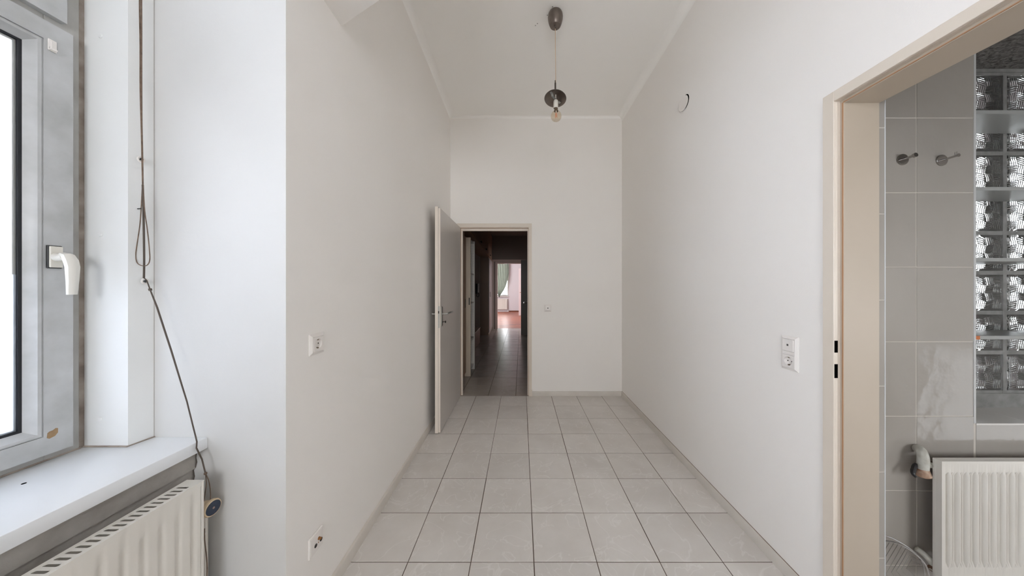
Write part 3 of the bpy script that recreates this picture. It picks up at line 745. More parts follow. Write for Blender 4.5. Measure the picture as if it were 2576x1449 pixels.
bm = lathe(nb(), [(.006, .030), (.030, .028), (.058, .018), (.0765, .004), (.0815, -.003), (.0800, -.0036), (.0755, .002), (.057, .0155), (.030, .0255), (.006, .0275)], so, axs, 48, False)
obj('dish_shade', bm, lampmetal, t)
# bent sheet bracket inside the dish
def strap(bm, pts, wvec, th=.0012):
    wv = Vector(wvec)
    for p, q in zip(pts, pts[1:]):
        p, q = Vector(p), Vector(q); d = (q-p).normalized(); nn = d.cross(wv.normalized())*th
        ps = [p-wv, p+wv, q+wv, q-wv]
        v1 = [bm.verts.new(x) for x in ps]; v2 = [bm.verts.new(x+nn) for x in ps]
        for f in ((v1[0], v1[1], v1[2], v1[3]), (v2[3], v2[2], v2[1], v2[0]), (v1[0], v2[0], v2[1], v1[1]), (v1[1], v2[1], v2[2], v1[2]), (v1[2], v2[2], v2[3], v1[3]), (v1[3], v2[3], v2[0], v1[0])): bm.faces.new(f)
d_ = Vector((.66, .75, 0)); d_.normalize(); wv = Vector((.75, -.66, 0)).normalized()*.0085
d_ = (d_-axs*d_.dot(axs)).normalized(); wv = axs.cross(d_).normalized()*.0085
bm = bmesh.new(); strap(bm, [so+d_*a_+axs*b_ for a_, b_ in ((-.062, .008), (-.044, .004), (-.034, -.008), (.030, -.008), (.040, .003), (.062, .006))], wv)
obj('socket_bracket', bm, steel, t, 'bent galvanised bracket')
bm = lathe(nb(), [(.0035, .055), (.0045, .016), (.012, .014), (.0165, .008), (.0178, -.004), (.0180, -.045), (.0165, -.047), (.0150, -.044), (.0150, -.035)], (LX+.003, LY, 2.685), seg=28, cap=False)
obj('bulb_socket', bm, ceramic, t, 'white ceramic bulb socket')
bm = lathe(nb(), [(.0135, .058), (.0135, .036), (.0150, .033), (.0150, .030)], (LX+.006, LY, 2.585), seg=24, cap=False)
obj('bulb_cap', bm, mat('dull_cap', (128, 112, 96), .4, metal=.7), t)
bz = 2.583
bm = lathe(nb(), [(.0145, .046), (.0150, .038), (.020, .032), (.029, .024), (.0365, .012), (.0395, -.002), (.0375, -.016), (.030, -.029), (.018, -.0375), (0, -.041)], (LX+.006, LY, bz), seg=36, cap=False)
bl = obj('bulb', bm, bulb_m, t, 'unlit clear amber bulb')
bm = bmesh.new()
for k in range(4):
    a = k*PI/2+.4; tube(bm, [(LX+.006+.004*math.cos(a), LY+.004*math.sin(a), bz+.022), (LX+.006+.008*math.cos(a), LY+.008*math.sin(a), bz-.014)], .0012, 6)
obj('filament', bm, mat('orange_filament', (226, 132, 84), .5), bl)
obj('glass_stem', lathe(nb(), [(.006, .04), (.005, .022), (.002, .018), (.0015, -.012)], (LX+.006, LY, bz), seg=12), mat('clear_stem', (214, 206, 196), .2), bl)

# ------------------------------------------------------------------ bathroom
BY, GY, BX = 1.282, 1.451, 2.0025                 # tiled wall, glass block wall, left side of niche
wb = obj('wall_bathroom', nb(1.357, BX-.0, BY+.0014, BY+.34, 0, 2.6), wgrout, kind='structure', smooth=False)
box_b = nb(BX, 3.4, BY+.0014, GY+.16, 0, .7068-.0014)
obj('wall_bathroom_lower', box_b, wgrout, kind='structure', smooth=False)
wlow = bpy.data.objects['wall_bathroom_lower']
zj = [.0779, .4079, .7378, 1.0678, 1.3978, 1.7278, 2.0578, 2.42]
zb = [.0]+zj
xj = [1.3575, 1.4955, 1.749, BX+.001]
for i in range(3):
    for j in range(len(zb)-1):
        flat_tile(wb, xj[i]+.0012, xj[i+1]-.0012, zb[j]+.0014, zb[j+1]-.0014, btile, ori='y', depth=BY+random.uniform(-.0006, .0006), th=.009)
xk = [BX+.009, 2.2655, 2.5195, 2.7735, 3.0275, 3.2815]
for i in range(5):
    for z0, z1 in ((0, .0779), (.0779, .4079), (.4079, .7000)):
        flat_tile(wlow, xk[i]+.0012, xk[i+1]-.0012, z0+.0014, z1-.0014, btile, ori='y', depth=BY, th=.009)
# ledge on top of the low wall: tiles lying flat
for i in range(5):
    flat_tile(wlow, xk[i]+.0012, xk[i+1]-.0012, BY-.001, GY+.002, mat('pale_ledge_tile', (206, 202, 196), .25), top=.7068, name='ledge_tile')
# tile stub beside the frame, in stacked pieces
stub = obj('trim_3', nb(1.3575, 1.3928, 1.1114, BY-.001, 0, 2.6), wgrout, kind='structure', smooth=False)
for j in range(8):
    z0 = -.06+.33*j+.002
    z0_, z1_ = max(0, z0), min(2.6, z0+.327)
    bm = nb(1.3580, 1.3925, 1.110, 1.119, z0_, z1_, .001); obj('edge_tile', bm, btile, stub)
    bm = nb(1.385, 1.3941, 1.1115, BY-.001, z0_, z1_, .001); obj('edge_tile', bm, btile, stub)
bm = nb(1.3915, 1.3945, 1.1085, 1.112, 0, 2.6, .0008); obj('corner_bead', bm, mat('white_bead', (206, 208, 210), .3), stub)
# niche side and corner bead
bm = nb(BX-.002, BX+.008, BY-.0015, GY+.0, .7068, 2.6, .001)
obj('trim_4', bm, mat('niche_bead', (190, 190, 188), .4), kind='structure')
# shelves
for z, lab in ((2.0926, 'grey niche shelf nearest the ceiling, second row of glass blocks'), (1.753, 'grey niche shelf, second from the top'), (1.439, 'grey niche shelf, third from the top'), (1.0939, 'lowest grey niche shelf with an orange chipped front corner')):
    o = obj('niche_shelf', nb(BX+.008, 3.3, BY, GY-.001, z-.0158, z, .0008), bshelf, None, lab, 'shelf', 'shelves across the glass block niche')
    if z < 1.1: obj('chipped_corner', nb(BX+.0075, BX+.026, BY-.0006, BY+.012, z-.0162, z-.0005), orange, o, 'raw orange chipped corner')
# glass blocks
gw = empty('wall_glass_block', (2.9, GY, .70), kind='structure')
bm = bmesh.new(); x_first = 1.8277
for i in range(9): box(bm, x_first+.2*i-.011, x_first+.2*i+.011, GY+.004, GY+.082, .700, 2.42)
for j in range(9): box(bm, 1.83, 3.43, GY+.0045, GY+.0815, .781+.2*j-.010, .781+.2*j+.010)
box(bm, 1.83, 3.43, GY, GY+.08, .695, .777); box(bm, 1.83, 3.43, GY, GY+.08, 2.386, 2.6)
obj('mortar_grid', bm, mortar, gw, smooth=False)
def block_mesh():
    """two pressed glass plates with basket-weave ridges on their inner faces"""
    n = 92; S = .179; bm = bmesh.new(); st = S/n
    rnd = random.Random(3)
    cells = {(a, b): ((a+b) % 2, rnd.uniform(.85, 1.15), rnd.uniform(0, 6.28), rnd.uniform(-.10, .10)) for a in range(5) for b in range(5)}
    def hgt(x, z, flip):
        e = min(x, z, S-x, S-z)
        if e < .010: return 0.0
        px_, pz_ = (x-.010)/(S-.020), (z-.010)/(S-.020)
        qx = px_+.025*math.sin(pz_*13+1); qz = pz_+.025*math.sin(px_*11+2)
        a, b = int(min(.999, max(0, qx))*4), int(min(.999, max(0, qz))*4)
        o, k, ph, sl_ = cells[(a, b)]
        if flip: o = 1-o
        u_, v_ = (qx, qz) if o else (qz, qx)
        return .0022*(1-abs(math.sin((u_+sl_*v_)*PI*17*k+ph))**1.4)*min(1, (e-.010)/.004)
    def plate(y0, d, flip):
        """outer face at y0, inner ridged face at y0+d*6mm"""
        O, I = [], []
        for i in range(n+1):
            ro, ri = [], []
            for j in range(n+1):
                x, z = i*st, j*st; e = min(x, z, S-x, S-z); rd = .003*max(0, 1-e/.004)**2
                if i % 4 == 0 and j % 4 == 0 or e < 1e-9: pass
                ri.append(bm.verts.new((x-S/2, y0+d*(.006+hgt(x, z, flip)), z-S/2)))
            I.append(ri)
        m_ = 23
        for i in range(m_+1):
            ro = []
            for j in range(m_+1):
                x, z = i*S/m_, j*S/m_; e = min(x, z, S-x, S-z); rd = .0025*max(0, 1-e/.006)**2
                ro.append(bm.verts.new((x-S/2, y0+d*rd, z-S/2)))
            O.append(ro)
        for i in range(n):
            for j in range(n): bm.faces.new((I[i][j], I[i+1][j], I[i+1][j+1], I[i][j+1]))
        for i in range(m_):
            for j in range(m_): bm.faces.new((O[i][j], O[i][j+1], O[i+1][j+1], O[i+1][j]))
        k = n//m_
        for i in range(m_):                        # rim: fans joining the coarse and the fine edge
            for oo, ii in (((O[i][0], O[i+1][0]), [I[i*k+q][0] for q in range(k+1)]), ((O[i][m_], O[i+1][m_]), [I[i*k+q][n] for q in range(k+1)]),
                           ((O[0][i], O[0][i+1]), [I[0][i*k+q] for q in range(k+1)]), ((O[m_][i], O[m_][i+1]), [I[n][i*k+q] for q in range(k+1)])):
                bm.faces.new([oo[0], oo[1]]+ii[::-1])
    plate(0, 1, 0); plate(.080, -1, 1)
    bmesh.ops.recalc_face_normals(bm, faces=bm.faces)
    for f in bm.faces: f.smooth = True
    for e in bm.edges:
        if len(e.link_faces) == 2 and e.calc_face_angle(0) > 1.2: e.smooth = False
    me = bpy.data.meshes.new('glass_block'); bm.to_mesh(me); bm.free(); me.materials.append(gblock); return me
gme = block_mesh()
for i in range(1, 8):
    for j in range(8):
        o = bpy.data.objects.new('glass_block', gme)
        link(o, (x_first+.2*i+.1, GY, .781+.2*j+.1), gw)
# bathroom shell
glow_m = bpy.data.materials.new('glow_sheet'); glow_m.use_nodes = True  # translucent sheet of the unseen panel that brightens the tile reflections
_nt = glow_m.node_tree; _nt.nodes.remove(_nt.nodes['Principled BSDF'])
_t = _nt.nodes.new('ShaderNodeBsdfTranslucent'); _t.inputs[0].default_value = (.36, .36, .36, 1)
_nt.links.new(_t.outputs[0], _nt.nodes['Material Output'].inputs[0])
bm = nb(3.4, 3.5, -.8, .12, 0, 2.6); box(bm, 3.4, 3.5, .75, GY+.16, 0, 2.6); box(bm, 3.4, 3.5, .12, .75, .86, 2.6)
obj('glow_panel', nb(3.43, 3.436, .12, .75, .0, .86), glow_m, kind='structure', smooth=False)  # unseen glowing panel added for the bright reflection in the wall tiles
obj('wall_bathroom_right', bm, plastic, kind='structure', smooth=False)
bm = nb(1.357, 2.1, -.9, -.8, 0, 2.6); box(bm, 3.0, 3.5, -.9, -.8, 0, 2.6); box(bm, 2.1, 3.0, -.9, -.8, 0, .8); box(bm, 2.1, 3.0, -.9, -.8, 1.55, 2.6)  # opening here is unseen, added to brighten the bathroom
obj('wall_bathroom_near', bm, btile, kind='structure', smooth=False)
obj('ceiling_bathroom', nb(1.357, 3.5, -.9, GY+.002, 2.402, 2.5), bceil, kind='structure', smooth=False)
obj('floor_bathroom', nb(1.305, 3.5, -.9, BY+.01, -.12, 0), ftile, kind='structure', smooth=False)
# side room behind the blocks, its window lights them
bm = nb(1.36, 4.1, 3.4, 3.5, 0, 2.7); box(bm, 4.0, 4.1, GY+.16, 2.70, 0, 2.7); box(bm, 4.0, 4.1, 3.30, 3.4, 0, 2.7); box(bm, 4.0, 4.1, 2.70, 3.30, 0, 1.15); box(bm, 4.0, 4.1, 2.70, 3.30, 2.45, 2.7); box(bm, 3.5, 4.1, GY+.06, GY+.16, 0, 2.7)
obj('wall_side_room', bm, behind_m, kind='structure', smooth=False)
obj('ceiling_side_room', nb(1.36, 4.1, GY+.16, 3.5, 2.7, 2.8), behind_m, kind='structure', smooth=False)
obj('floor_side_room', nb(1.36, 4.1, GY+.16, 3.5, -.1, 0), behind_m, kind='structure', smooth=False)

# robe hooks
def robe_hook(px, py, style, label):
    q = P(px, py, BY); t = empty('robe_hook', q, label, 'hook', 'chrome hooks on the bathroom tiles')
    obj('rosette', lathe(nb(), [(.0243, 0), (.0243, .004), (.0235, .0052), (0, .0055)], q, (0, -1, 0), 32, False), mat('dark_chrome', (176, 172, 168), .16, metal=1), t)
    e = q+Vector((0, -.048, .002))
    if style == 0:
        bm = tube(nb(), [q+Vector((0, -.004, .0)), q+Vector((0, -.036, .001)), q+Vector((0, -.038, .001)), q+Vector((0, -.046, .002))], [.0050, .0055, .0092, .0092], 14)
    else:
        bm = tube(nb(), [q+Vector((0, -.004, .0)), q+Vector((0, -.049, .001)), q+Vector((0, -.051, .001)), q+Vector((0, -.053, .001))], [.0040, .0045, .0070, .0070], 14)
        tube(bm, [q+Vector((-.002, -.043, .003)), q+Vector((-.002, -.043, .018))], .0013, 6); tube(bm, [q+Vector((-.001, -.048, .003)), q+Vector((-.001, -.048, .018))], .0013, 6)
    obj('peg', bm, MATS['dark_chrome'], t)
robe_hook(2269, 402, 0, 'chrome robe hook with a thick round peg, left of the two on the grey tiles')
robe_hook(2367, 404, 1, 'chrome robe hook with two thin prongs on its peg, beside the glass blocks')

# bathroom radiator
q0 = 1.742; q1 = 2.75; z1 = .5876; z0 = .085; yf = 1.200
t = empty('radiator', ((q0+q1)/2, 1.22, 0), 'white ribbed panel radiator on the bathroom wall below the glass blocks', 'radiator')
bm = bmesh.new(); xs_ = []; x = q0+.018; pit = .0377
prof = []
def ribz(x):
    k = ((x-(q0+.028)) % pit)/pit
    if x < q0+.026 or x > q1-.02: return 0
    if k < .40: return .0125*math.sin(PI*k/.40)**.55
    if .52 < k < .64: return .0035
    if .72 < k < .90: return .0045*math.sin(PI*(k-.72)/.18)**.5
    return 0
xs_ = [q0+.0]+[q0+.012+i*.0013 for i in range(int((q1-q0-.024)/.0013))]+[q1]
zl = [z0, z0+.062, z0+.084, z1-.062, z1-.046, z1]
def amp(z): return 1.0 if z0+.07 < z < z1-.05 else 0.0
rows = [[bm.verts.new((x, yf+.010-(.010 if amp(z) == 0 else ribz(x))-(0 if amp(z) else -.002), z)) for x in xs_] for z in zl]
for r, s in zip(rows, rows[1:]):
    for k in range(len(xs_)-1): bm.faces.new((r[k], r[k+1], s[k+1], s[k]))
obj('front_panel', bm, rad_m, t)
bm = nb(q0-.003, q1+.003, yf+.0135, yf+.027, z0-.001, z1+.0015, .003, 2); box(bm, q0-.003, q0+.012, yf-.002, yf+.015, z0-.001, z1+.0015)
box(bm, q0+.012, q1, yf-.002, yf+.015, z1-.009, z1+.0015)
obj('back_shell', bm, rad_m, t)
for x in (q0+.12, q1-.12): obj('wall_bracket', nb(x, x+.03, yf+.02, BY+.001, .15, .5), steel, t)
# top valve with wrapped pipe
V0 = lambda px, py, Y=1.235: P(px, py, Y)
bm = tube(nb(), spline([V0(2308, 1128, 1.275), V0(2316, 1134, 1.25), V0(2322, 1150), V0(2322, 1170), V0(2321, 1182)], 5), [.012]+[.0175]*19+[.018], 14)
vv = obj('wrapped_pipe', bm, wrap_m, t, 'pipe end wrapped in white tape')
bm = tube(nb(), [V0(2330, 1168), V0(2342, 1170), V0(2352, 1171), V0(2368, 1167)], [.013, .012, .009, .008], 12); obj('valve_neck', bm, wrap_m, vv)
bm = tube(nb(), [V0(2346, 1168), V0(2370, 1163)], [.0095, .011], 10); obj('valve_stub', bm, rust, vv)
bm = lathe(nb(), [(.016, 0), (.0185, .004), (.0195, .012), (.0225, .030), (.0215, .032)], V0(2320, 1178), (.18, -.02, -1), 20); obj('hand_wheel_stub', bm, mat('cracked_ivory', (190, 166, 144), .6, noise=(50, .2, (140, 100, 76))), vv)
bm = tube(nb(), spline([V0(2304, 1166, 1.245), V0(2299, 1178, 1.24), V0(2297, 1191, 1.235), V0(2305, 1201, 1.225)], 5), [.0045, .0055, .007, .0078, .0082, .008, .0078, .0084, .008, .0076, .007, .0062, .0055, .005, .0045, .004], 10); obj('broken_collar', bm, dark_m, vv)
bm = tube(nb(), spline([V0(2303, 1378, 1.27), V0(2322, 1392, 1.255), V0(2338, 1408, 1.24), V0(2350, 1425), V0(2347, 1436)], 5), [.007]+[.0115]*20, 12); obj('return_pipe', bm, wrap_m, t)
bm = tube(nb(), [V0(2342, 1430), V0(2358, 1428), V0(2372, 1425)], [.012, .010, .010], 10); obj('return_stub', bm, rust, t)

# chrome wire corner rack leaning by the wall
t = empty('wire_rack', (1.55, 1.2, 0), 'chrome wire corner rack leaning against the bathroom tiles', 'rack')
Yr = 1.245
def RP(px, py, Y=Yr): return P(px, py, Y)
bm = bmesh.new()
tube(bm, spline([RP(2196, 1340), RP(2232, 1349), RP(2262, 1363), RP(2295, 1385, 1.24), RP(2318, 1410, 1.235), RP(2326, 1440, 1.23), RP(2325, 1470, 1.23), RP(2312, 1487, 1.23)], 6), .0026, 8)
tube(bm, spline([RP(2196, 1360, 1.225), RP(2232, 1361, 1.22), RP(2266, 1370, 1.215), RP(2300, 1392, 1.21), RP(2326, 1418, 1.205), RP(2337, 1450, 1.20), RP(2338, 1480, 1.20)], 6), .0026, 8)
obj('rim_wire', bm, chrome, t)
bm = bmesh.new()
for ln in (((395, 1330), (305, 1275), (250, 1370), (350, 1460)), ((400, 1283), (285, 1235), (195, 1385), (275, 1470)), ((372, 1242), (262, 1193), (145, 1395), (220, 1480)),
           ((320, 1200), (242, 1162), (92, 1412), (160, 1490)), ((290, 1178), (200, 1138), (40, 1425), (100, 1500)), ((160, 1118), (-10, 1400)), ((115, 1107), (-20, 1330)), ((70, 1098), (-20, 1250)), ((30, 1090), (-20, 1170))):
    tube(bm, [RP(2220+x/4.15, 1100+y_/4.15, 1.2375) for x, y_ in ln], .0011, 6)
obj('tray_wires', bm, chrome, t, kind='stuff')
for a_, b_ in ((RP(2312, 1487, 1.23), (1.77, 1.20, .003)), (RP(2338, 1480, 1.20), (1.80, 1.17, .003)), (RP(2196, 1340), (1.50, 1.20, .003)), (RP(2196, 1360, 1.225), (1.50, 1.17, .003))):
    obj('leg', tube(nb(), [a_, b_], .0026, 8), chrome, t)

# ------------------------------------------------------------------ hallway
HC = 2.87; y3 = YB+.15
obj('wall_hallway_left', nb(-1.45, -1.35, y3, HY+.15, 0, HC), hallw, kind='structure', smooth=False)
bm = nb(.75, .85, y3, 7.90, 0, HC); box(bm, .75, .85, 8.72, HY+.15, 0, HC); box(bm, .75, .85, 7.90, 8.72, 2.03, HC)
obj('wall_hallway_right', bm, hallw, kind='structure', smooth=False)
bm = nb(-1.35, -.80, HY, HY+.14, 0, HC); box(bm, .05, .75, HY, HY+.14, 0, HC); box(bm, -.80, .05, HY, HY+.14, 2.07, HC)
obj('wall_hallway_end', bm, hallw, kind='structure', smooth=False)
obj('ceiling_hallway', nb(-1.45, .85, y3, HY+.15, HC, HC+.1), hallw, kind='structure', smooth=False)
t = empty('door_3', (-.37, HY, 0), kind='structure')
bm = bmesh.new()
def U2(xa, xb, zt, xc, xd, zt2, ya, yb):
    box(bm, xa, xc, ya, yb, 0, zt); box(bm, xd, xb, ya, yb, 0, zt); box(bm, xc, xd, ya, yb, zt2, zt)
U2(-.905, .14, 2.136, -.845, .09, 2.075, HY-.015, HY+.01); U2(-.845, .09, 2.075, -.738, -.0098, 2.014, HY+.001, HY+.145)
obj('door_frame', bm, mat('hall_frame_paint', (196, 176, 166), .4), t, smooth=False)
bm = nb(.85, 3.5, 7.1, 7.2, 0, HC); box(bm, .85, 3.5, HY-.1, HY, 0, HC); box(bm, 3.4, 3.5, 7.2, 7.5, 0, HC); box(bm, 3.4, 3.5, 8.8, HY-.1, 0, HC); box(bm, 3.4, 3.5, 7.5, 8.8, 0, 1.2); box(bm, 3.4, 3.5, 7.5, 8.8, 2.0, HC)
obj('wall_side_chamber', bm, pinkw, kind='structure', smooth=False)
obj('floor_side_chamber', nb(.80, 3.5, 7.1, HY, -.1, -.001), parq, kind='structure', smooth=False)
obj('ceiling_side_chamber', nb(.85, 3.5, 7.1, HY, HC, HC+.1), pinkw, kind='structure', smooth=False)
# side door leaf standing open across the hall
t = empty('door_4', (.35, 7.84, 0), kind='structure')
lf = obj('door_leaf', nb(-.0086, .745, 7.82, 7.86, .006, 2.024, .002), mat('hall_door_paint', (150, 142, 134), .4), t)
bm = tube(nb(), spline([(.075, 7.82, .868), (.075, 7.775, .868), (.085, 7.768, .868), (.165, 7.768, .868)], 4), .009, 8)
obj('door_handle', bm, chrome, lf); obj('handle_rosette', lathe(nb(), [(.022, 0), (.022, .006), (0, .007)], (.075, 7.82, .868), (0, -1, 0), 20, False), chrome, lf)
# hall closet units: overhead cabinets follow a slightly slanted front
def fx(y_): return -.74-(y_-4.2)*.0339
ZO = 2.105
edges = [3.64, 4.92, 6.24, 7.14, 8.90]
labs = ['beige overhead hall cabinet nearest the doorway', 'beige overhead hall cabinet, second from the doorway', 'beige overhead hall cabinet, third from the doorway', 'beige overhead hall cabinet farthest away, above the tall closet']
for k in range(4):
    ya, yb = edges[k]+.002, edges[k+1]-.002
    t = empty('overhead_cabinet', (fx(ya)-.25, (ya+yb)/2, ZO), labs[k], 'cabinet', 'overhead cabinets along the hallway')
    bm = prism(nb(), [(fx(ya)-.020, ya), (fx(yb)-.020, yb), (-1.348, yb), (-1.348, ya)], ZO, HC-.002)
    obj('cabinet_body', bm, cab_m, t, smooth=False)
    ym = (ya+yb)/2
    for h_, (p0, p1) in enumerate(((ya, ym), (ym, yb))):
        bm = prism(nb(), [(fx(p0+.002), p0+.002), (fx(p1-.002), p1-.002), (fx(p1-.002)-.018, p1-.002), (fx(p0+.002)-.018, p0+.002)], ZO+.022, HC-.05)
        d = obj('cabinet_door', bm, cab_m, t, smooth=False)
        yk = (p1-.045) if h_ == 0 else (p0+.045)
        obj('door_knob', lathe(nb(), [(.006, 0), (.006, .014), (.014, .018), (.014, .030), (0, .032)], (fx(yk), yk, 2.17), (1, 0, 0), 14), dark_m, d)
    bm = prism(nb(), [(fx(ya)+.006, ya), (fx(yb)+.006, yb), (fx(yb)-.018, yb), (fx(ya)-.018, ya)], ZO-.002, ZO+.020)
    obj('bottom_rail', bm, cabd_m, t, smooth=False)
# closet door flush beside the doorway, then the open white shelf unit
t = empty('hall_closet', (-1.07, 3.93, 0), 'beige closet with a flush door just inside the hallway on the left', 'closet')
obj('closet_body', nb(-1.345, -.826, y3+.002, 4.226, .0, ZO-.004), cab_m, t, smooth=False)
d = obj('closet_door', nb(-.824, -.806, y3+.004, 4.224, .06, 2.03, .001), cab_m, t)
obj('recessed_pull', nb(-.8065, -.8035, 4.15, 4.195, 1.005, 1.13), dark_m, d, 'black recessed pull')
t = empty('shelf_unit', (-1.0, 4.43, 0), 'open white shelf unit beyond the hall closet', 'shelf')
sp = obj('side_panel', nb(-1.345, -.7406, 4.228, 4.250, 0, 2.026, .001), mat('cream_panel', (206, 192, 174), .4), t, 'cream near side panel')
obj('recessed_pull', nb(-.7655, -.7525, 4.2262, 4.2285, 1.042, 1.147), dark_m, sp, 'black recessed pull')
obj('side_panel', nb(-1.345, -.7406, 4.600, 4.622, 0, 2.026, .001), shelfw, t)
obj('back_panel', nb(-1.347, -1.338, 4.250, 4.600, 0, 2.026), shelfw, t)
for z in (.09, .52, 1.07, 1.51, 2.008): obj('shelf', nb(-1.338, -.752, 4.251, 4.599, z-.018, z), shelfw, t)
bm = bmesh.new()
for k in range(46):
    for x in (-.765, -.80): box(bm, x-.002, x+.002, 4.5990, 4.6002, .15+k*.04-.002, .15+k*.04+.002)
obj('pin_holes', bm, dark_m, t, kind='stuff')
# intercom
q = P(1200, 728, 7.0)
t = empty('intercom_phone', (-1.35, 6.9, q.z), 'wall intercom handset hanging in the dark hallway', 'intercom')
t = WL and t
obj('intercom_base', nb(-1.10, -1.055, 6.98, 7.06, q.z-.11, q.z+.14, .01), dark_m, t)
obj('handset', nb(-1.052, -1.025, 6.99, 7.03, q.z-.08, q.z+.14, .008), plastic, t)
bm = tube(nb(), spline([(-1.04, 7.0, q.z-.08), (-1.02, 7.0, q.z-.14), (-1.04, 7.0, q.z-.18), (-1.08, 7.0, q.z-.16), (-1.07, 7.02, q.z-.10)], 5), .008, 6); obj('coiled_cord', bm, dark_m, t)
# the panel the intercom hangs on
obj('wall_hallway_panel', nb(-1.35, -1.10, 6.2, 7.765, 0, ZO-.004), hallw, kind='structure', smooth=False)
# low chest
t = empty('low_chest', (-1.05, 5.9, 0), 'low pale hallway chest on the floor before the tall closet', 'chest')
bm = nb(-1.098, -.962, 5.25, 6.75, .0, .34, .003); obj('chest_body', bm, cab_m, t)
obj('chest_lid', nb(-1.098, -.950, 5.24, 6.76, .34, .362, .003), mat('pale_lid', (186, 170, 158), .4), t)
# tall closet
t = empty('tall_closet', (-1.1, 8.3, 0), 'tall beige closet at the far end of the hallway', 'closet')
bm = prism(nb(), [(-1.345, 7.77), (-.875, 7.77), (-.905, 8.90), (-1.345, 8.90)], 0, ZO-.004); obj('closet_body', bm, cab_m, t, smooth=False)
bm = prism(nb(), [(-.874, 7.772), (-.856, 7.772), (-.888, 8.895), (-.904, 8.895)], .07, 2.06); d = obj('closet_door', bm, mat('closet_door_gloss', (190, 178, 176), .25), t, smooth=False)
obj('recessed_pull', nb(-.868, -.855, 8.02, 8.10, 1.02, 1.16), dark_m, d, 'black recessed pull')

# ------------------------------------------------------------------ far room
FY = 15.0
bm = nb(-3.5, -3.2, FY, FY+.3, 0, 3.3); box(bm, -.650, 1.6, FY-.02, FY+.3, 0, 3.3); box(bm, -3.2, -.650, FY, FY+.3, 0, .80); box(bm, -3.2, -.650, FY, FY+.3, 2.95, 3.3)
obj('wall_far_room', bm, pinkw, kind='structure', smooth=False)
bm = nb(-3.6, -3.5, HY+.14, 10.3, 0, 3.3); box(bm, -3.6, -3.5, 13.3, FY+.3, 0, 3.3); box(bm, -3.6, -3.5, 10.3, 13.3, 0, .8); box(bm, -3.6, -3.5, 10.3, 13.3, 2.8, 3.3); box(bm, 1.5, 1.6, HY+.14, FY+.3, 0, 3.3); box(bm, -3.5, -1.4, HY+.04, HY+.14, 0, 3.3); box(bm, .8, 1.6, HY+.04, HY+.14, 0, 3.3); box(bm, -1.4, .8, HY+.10, HY+.14, HC-.001, 3.3)  # left side opening is unseen, added for extra light in the far room
obj('wall_far_room_sides', bm, pinkw, kind='structure', smooth=False)
obj('ceiling_far_room', nb(-3.6, 1.6, HY+.14, FY+.3, 3.3, 3.4), pinkw, kind='structure', smooth=False)
t = empty('window_2', (-1.375, FY+.1, .8), kind='structure')
bm = bmesh.new()
for x0, x1, z0_, z1_ in ((-3.2, -.650, .80, .87), (-3.2, -.650, 2.88, 2.95), (-3.2, -3.13, .87, 2.88), (-.72, -.650, .87, 2.88), (-1.97, -1.88, .87, 2.88)): box(bm, x0, x1, FY+.14, FY+.20, z0_, z1_, .004)
obj('window_frame', bm, plastic, t); obj('glass_pane', nb(-3.13, -.72, FY+.165, FY+.169, .87, 2.88), pane_m, t)
obj('window_sill', nb(-3.2, -.655, FY-.10, FY+.14, .775, .80, .004), plastic, t)
t = empty('radiator', (-1.4, FY-.06, 0), 'small white radiator under the window of the far room', 'radiator')
bm = bmesh.new()
n = 40; xs_ = [-2.0+i*(1.27/160) for i in range(161)]
rows = [[bm.verts.new((x, FY-.10+(.012 if (i % 4) in (1, 2) and 0 < k < 3 else 0), z)) for i, x in enumerate(xs_)] for k, z in enumerate((.126, .16, .64, .672))]
for r, s in zip(rows, rows[1:]):
    for k in range(160): bm.faces.new((r[k], r[k+1], s[k+1], s[k]))
obj('front_panel', bm, rad_m, t); obj('back_panel', nb(-2.0, -.73, FY-.085, FY-.04, .126, .672, .004), rad_m, t)
for x in (-1.8, -.95): obj('wall_bracket', nb(x, x+.03, FY-.05, FY+.001, .2, .6), steel, t)
bm = tube(nb(), [(-.73, FY-.06, .58), (-.69, FY-.06, .58), (-.69, FY-.06, 0)], .010, 8); obj('supply_pipe', bm, rad_m, t)
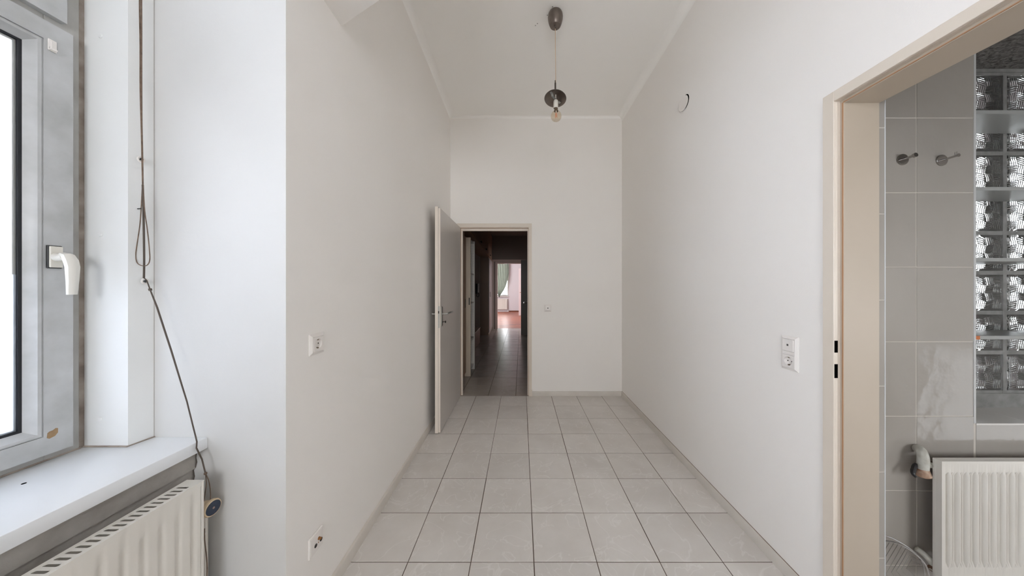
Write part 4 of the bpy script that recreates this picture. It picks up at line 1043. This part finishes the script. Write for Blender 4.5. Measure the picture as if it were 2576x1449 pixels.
# gathered curtain
bm = bmesh.new(); rows = []
yc = FY-.14
redge = [(664, 1280.5), (690, 1279.5), (705, 1277), (720, 1272.5), (732, 1266.5), (740, 1260.5), (743.5, 1257)]
top = [(630, 1281)]
for py, pr in top+redge:
    x1 = (pr-VX)/F*yc; z = H-(py-VY)/F*yc; tt = max(0, min(1, (py-660)/84)); x0 = -1.75+(.58*tt**1.5)
    n = 60; row = []
    for k in range(n+1):
        s = k/n; x = x0+(x1-x0)*s
        row.append(bm.verts.new((x, yc+.035*math.sin(s*PI*17)*(1-.55*tt)+.03*math.sin(s*9+tt*2), z-.10*tt*math.sin(PI*s))))
    rows.append(row)
for r, s in zip(rows, rows[1:]):
    for k in range(60): bm.faces.new((r[k], r[k+1], s[k+1], s[k]))
tcur = obj('curtain', bm, curt_m, None, 'grey green curtain gathered aside at the far room window', 'curtain')
z_top = H-(630-VY)/F*yc
bm = tube(nb(), [(-2.2, yc, z_top+.0145), (-.5, yc, z_top+.0145)], .014, 10)
for x in (-2.15, -.55): tube(bm, [(x, yc, z_top+.0145), (x, FY+.0, z_top+.0145)], .008, 8)
obj('curtain_rod', bm, plastic, None, 'curtain rod above the far room window', 'rod')
# white door of the far room
t = empty('door_5', (.1, 12.97, 0), kind='structure')
lf = obj('door_leaf', nb(-.112, .75, 12.97, 13.01, .006, 2.12, .003), mat('far_door_paint', (232, 218, 216), .4), t)
obj('door_handle', tube(nb(), [(-.06, 12.97, 1.04), (-.06, 12.92, 1.04), (.05, 12.915, 1.04)], .010, 8), brass, lf)
obj('baseboard_far', nb(-.64, 1.5, FY-.035, FY-.02, 0, .06), mat('brown_baseboard', (104, 60, 44), .4), kind='structure')

# unseen window added behind the camera as a fill source
t = empty('fill_window', (.15, YF-.1, .75), kind='structure')
bm = bmesh.new()
for x0, x1, z0_, z1_ in ((FW[0], FW[1], FW[2], FW[2]+.06), (FW[0], FW[1], FW[3]-.06, FW[3]), (FW[0], FW[0]+.06, FW[2], FW[3]), (FW[1]-.06, FW[1], FW[2], FW[3]), (.12, .18, FW[2], FW[3])): box(bm, x0, x1, YF-.14, YF-.08, z0_, z1_, .003)
obj('window_frame', bm, pvc, t)
obj('glass_pane', nb(FW[0]+.05, FW[1]-.05, YF-.112, YF-.108, FW[2]+.05, FW[3]-.05), pane_m, t)
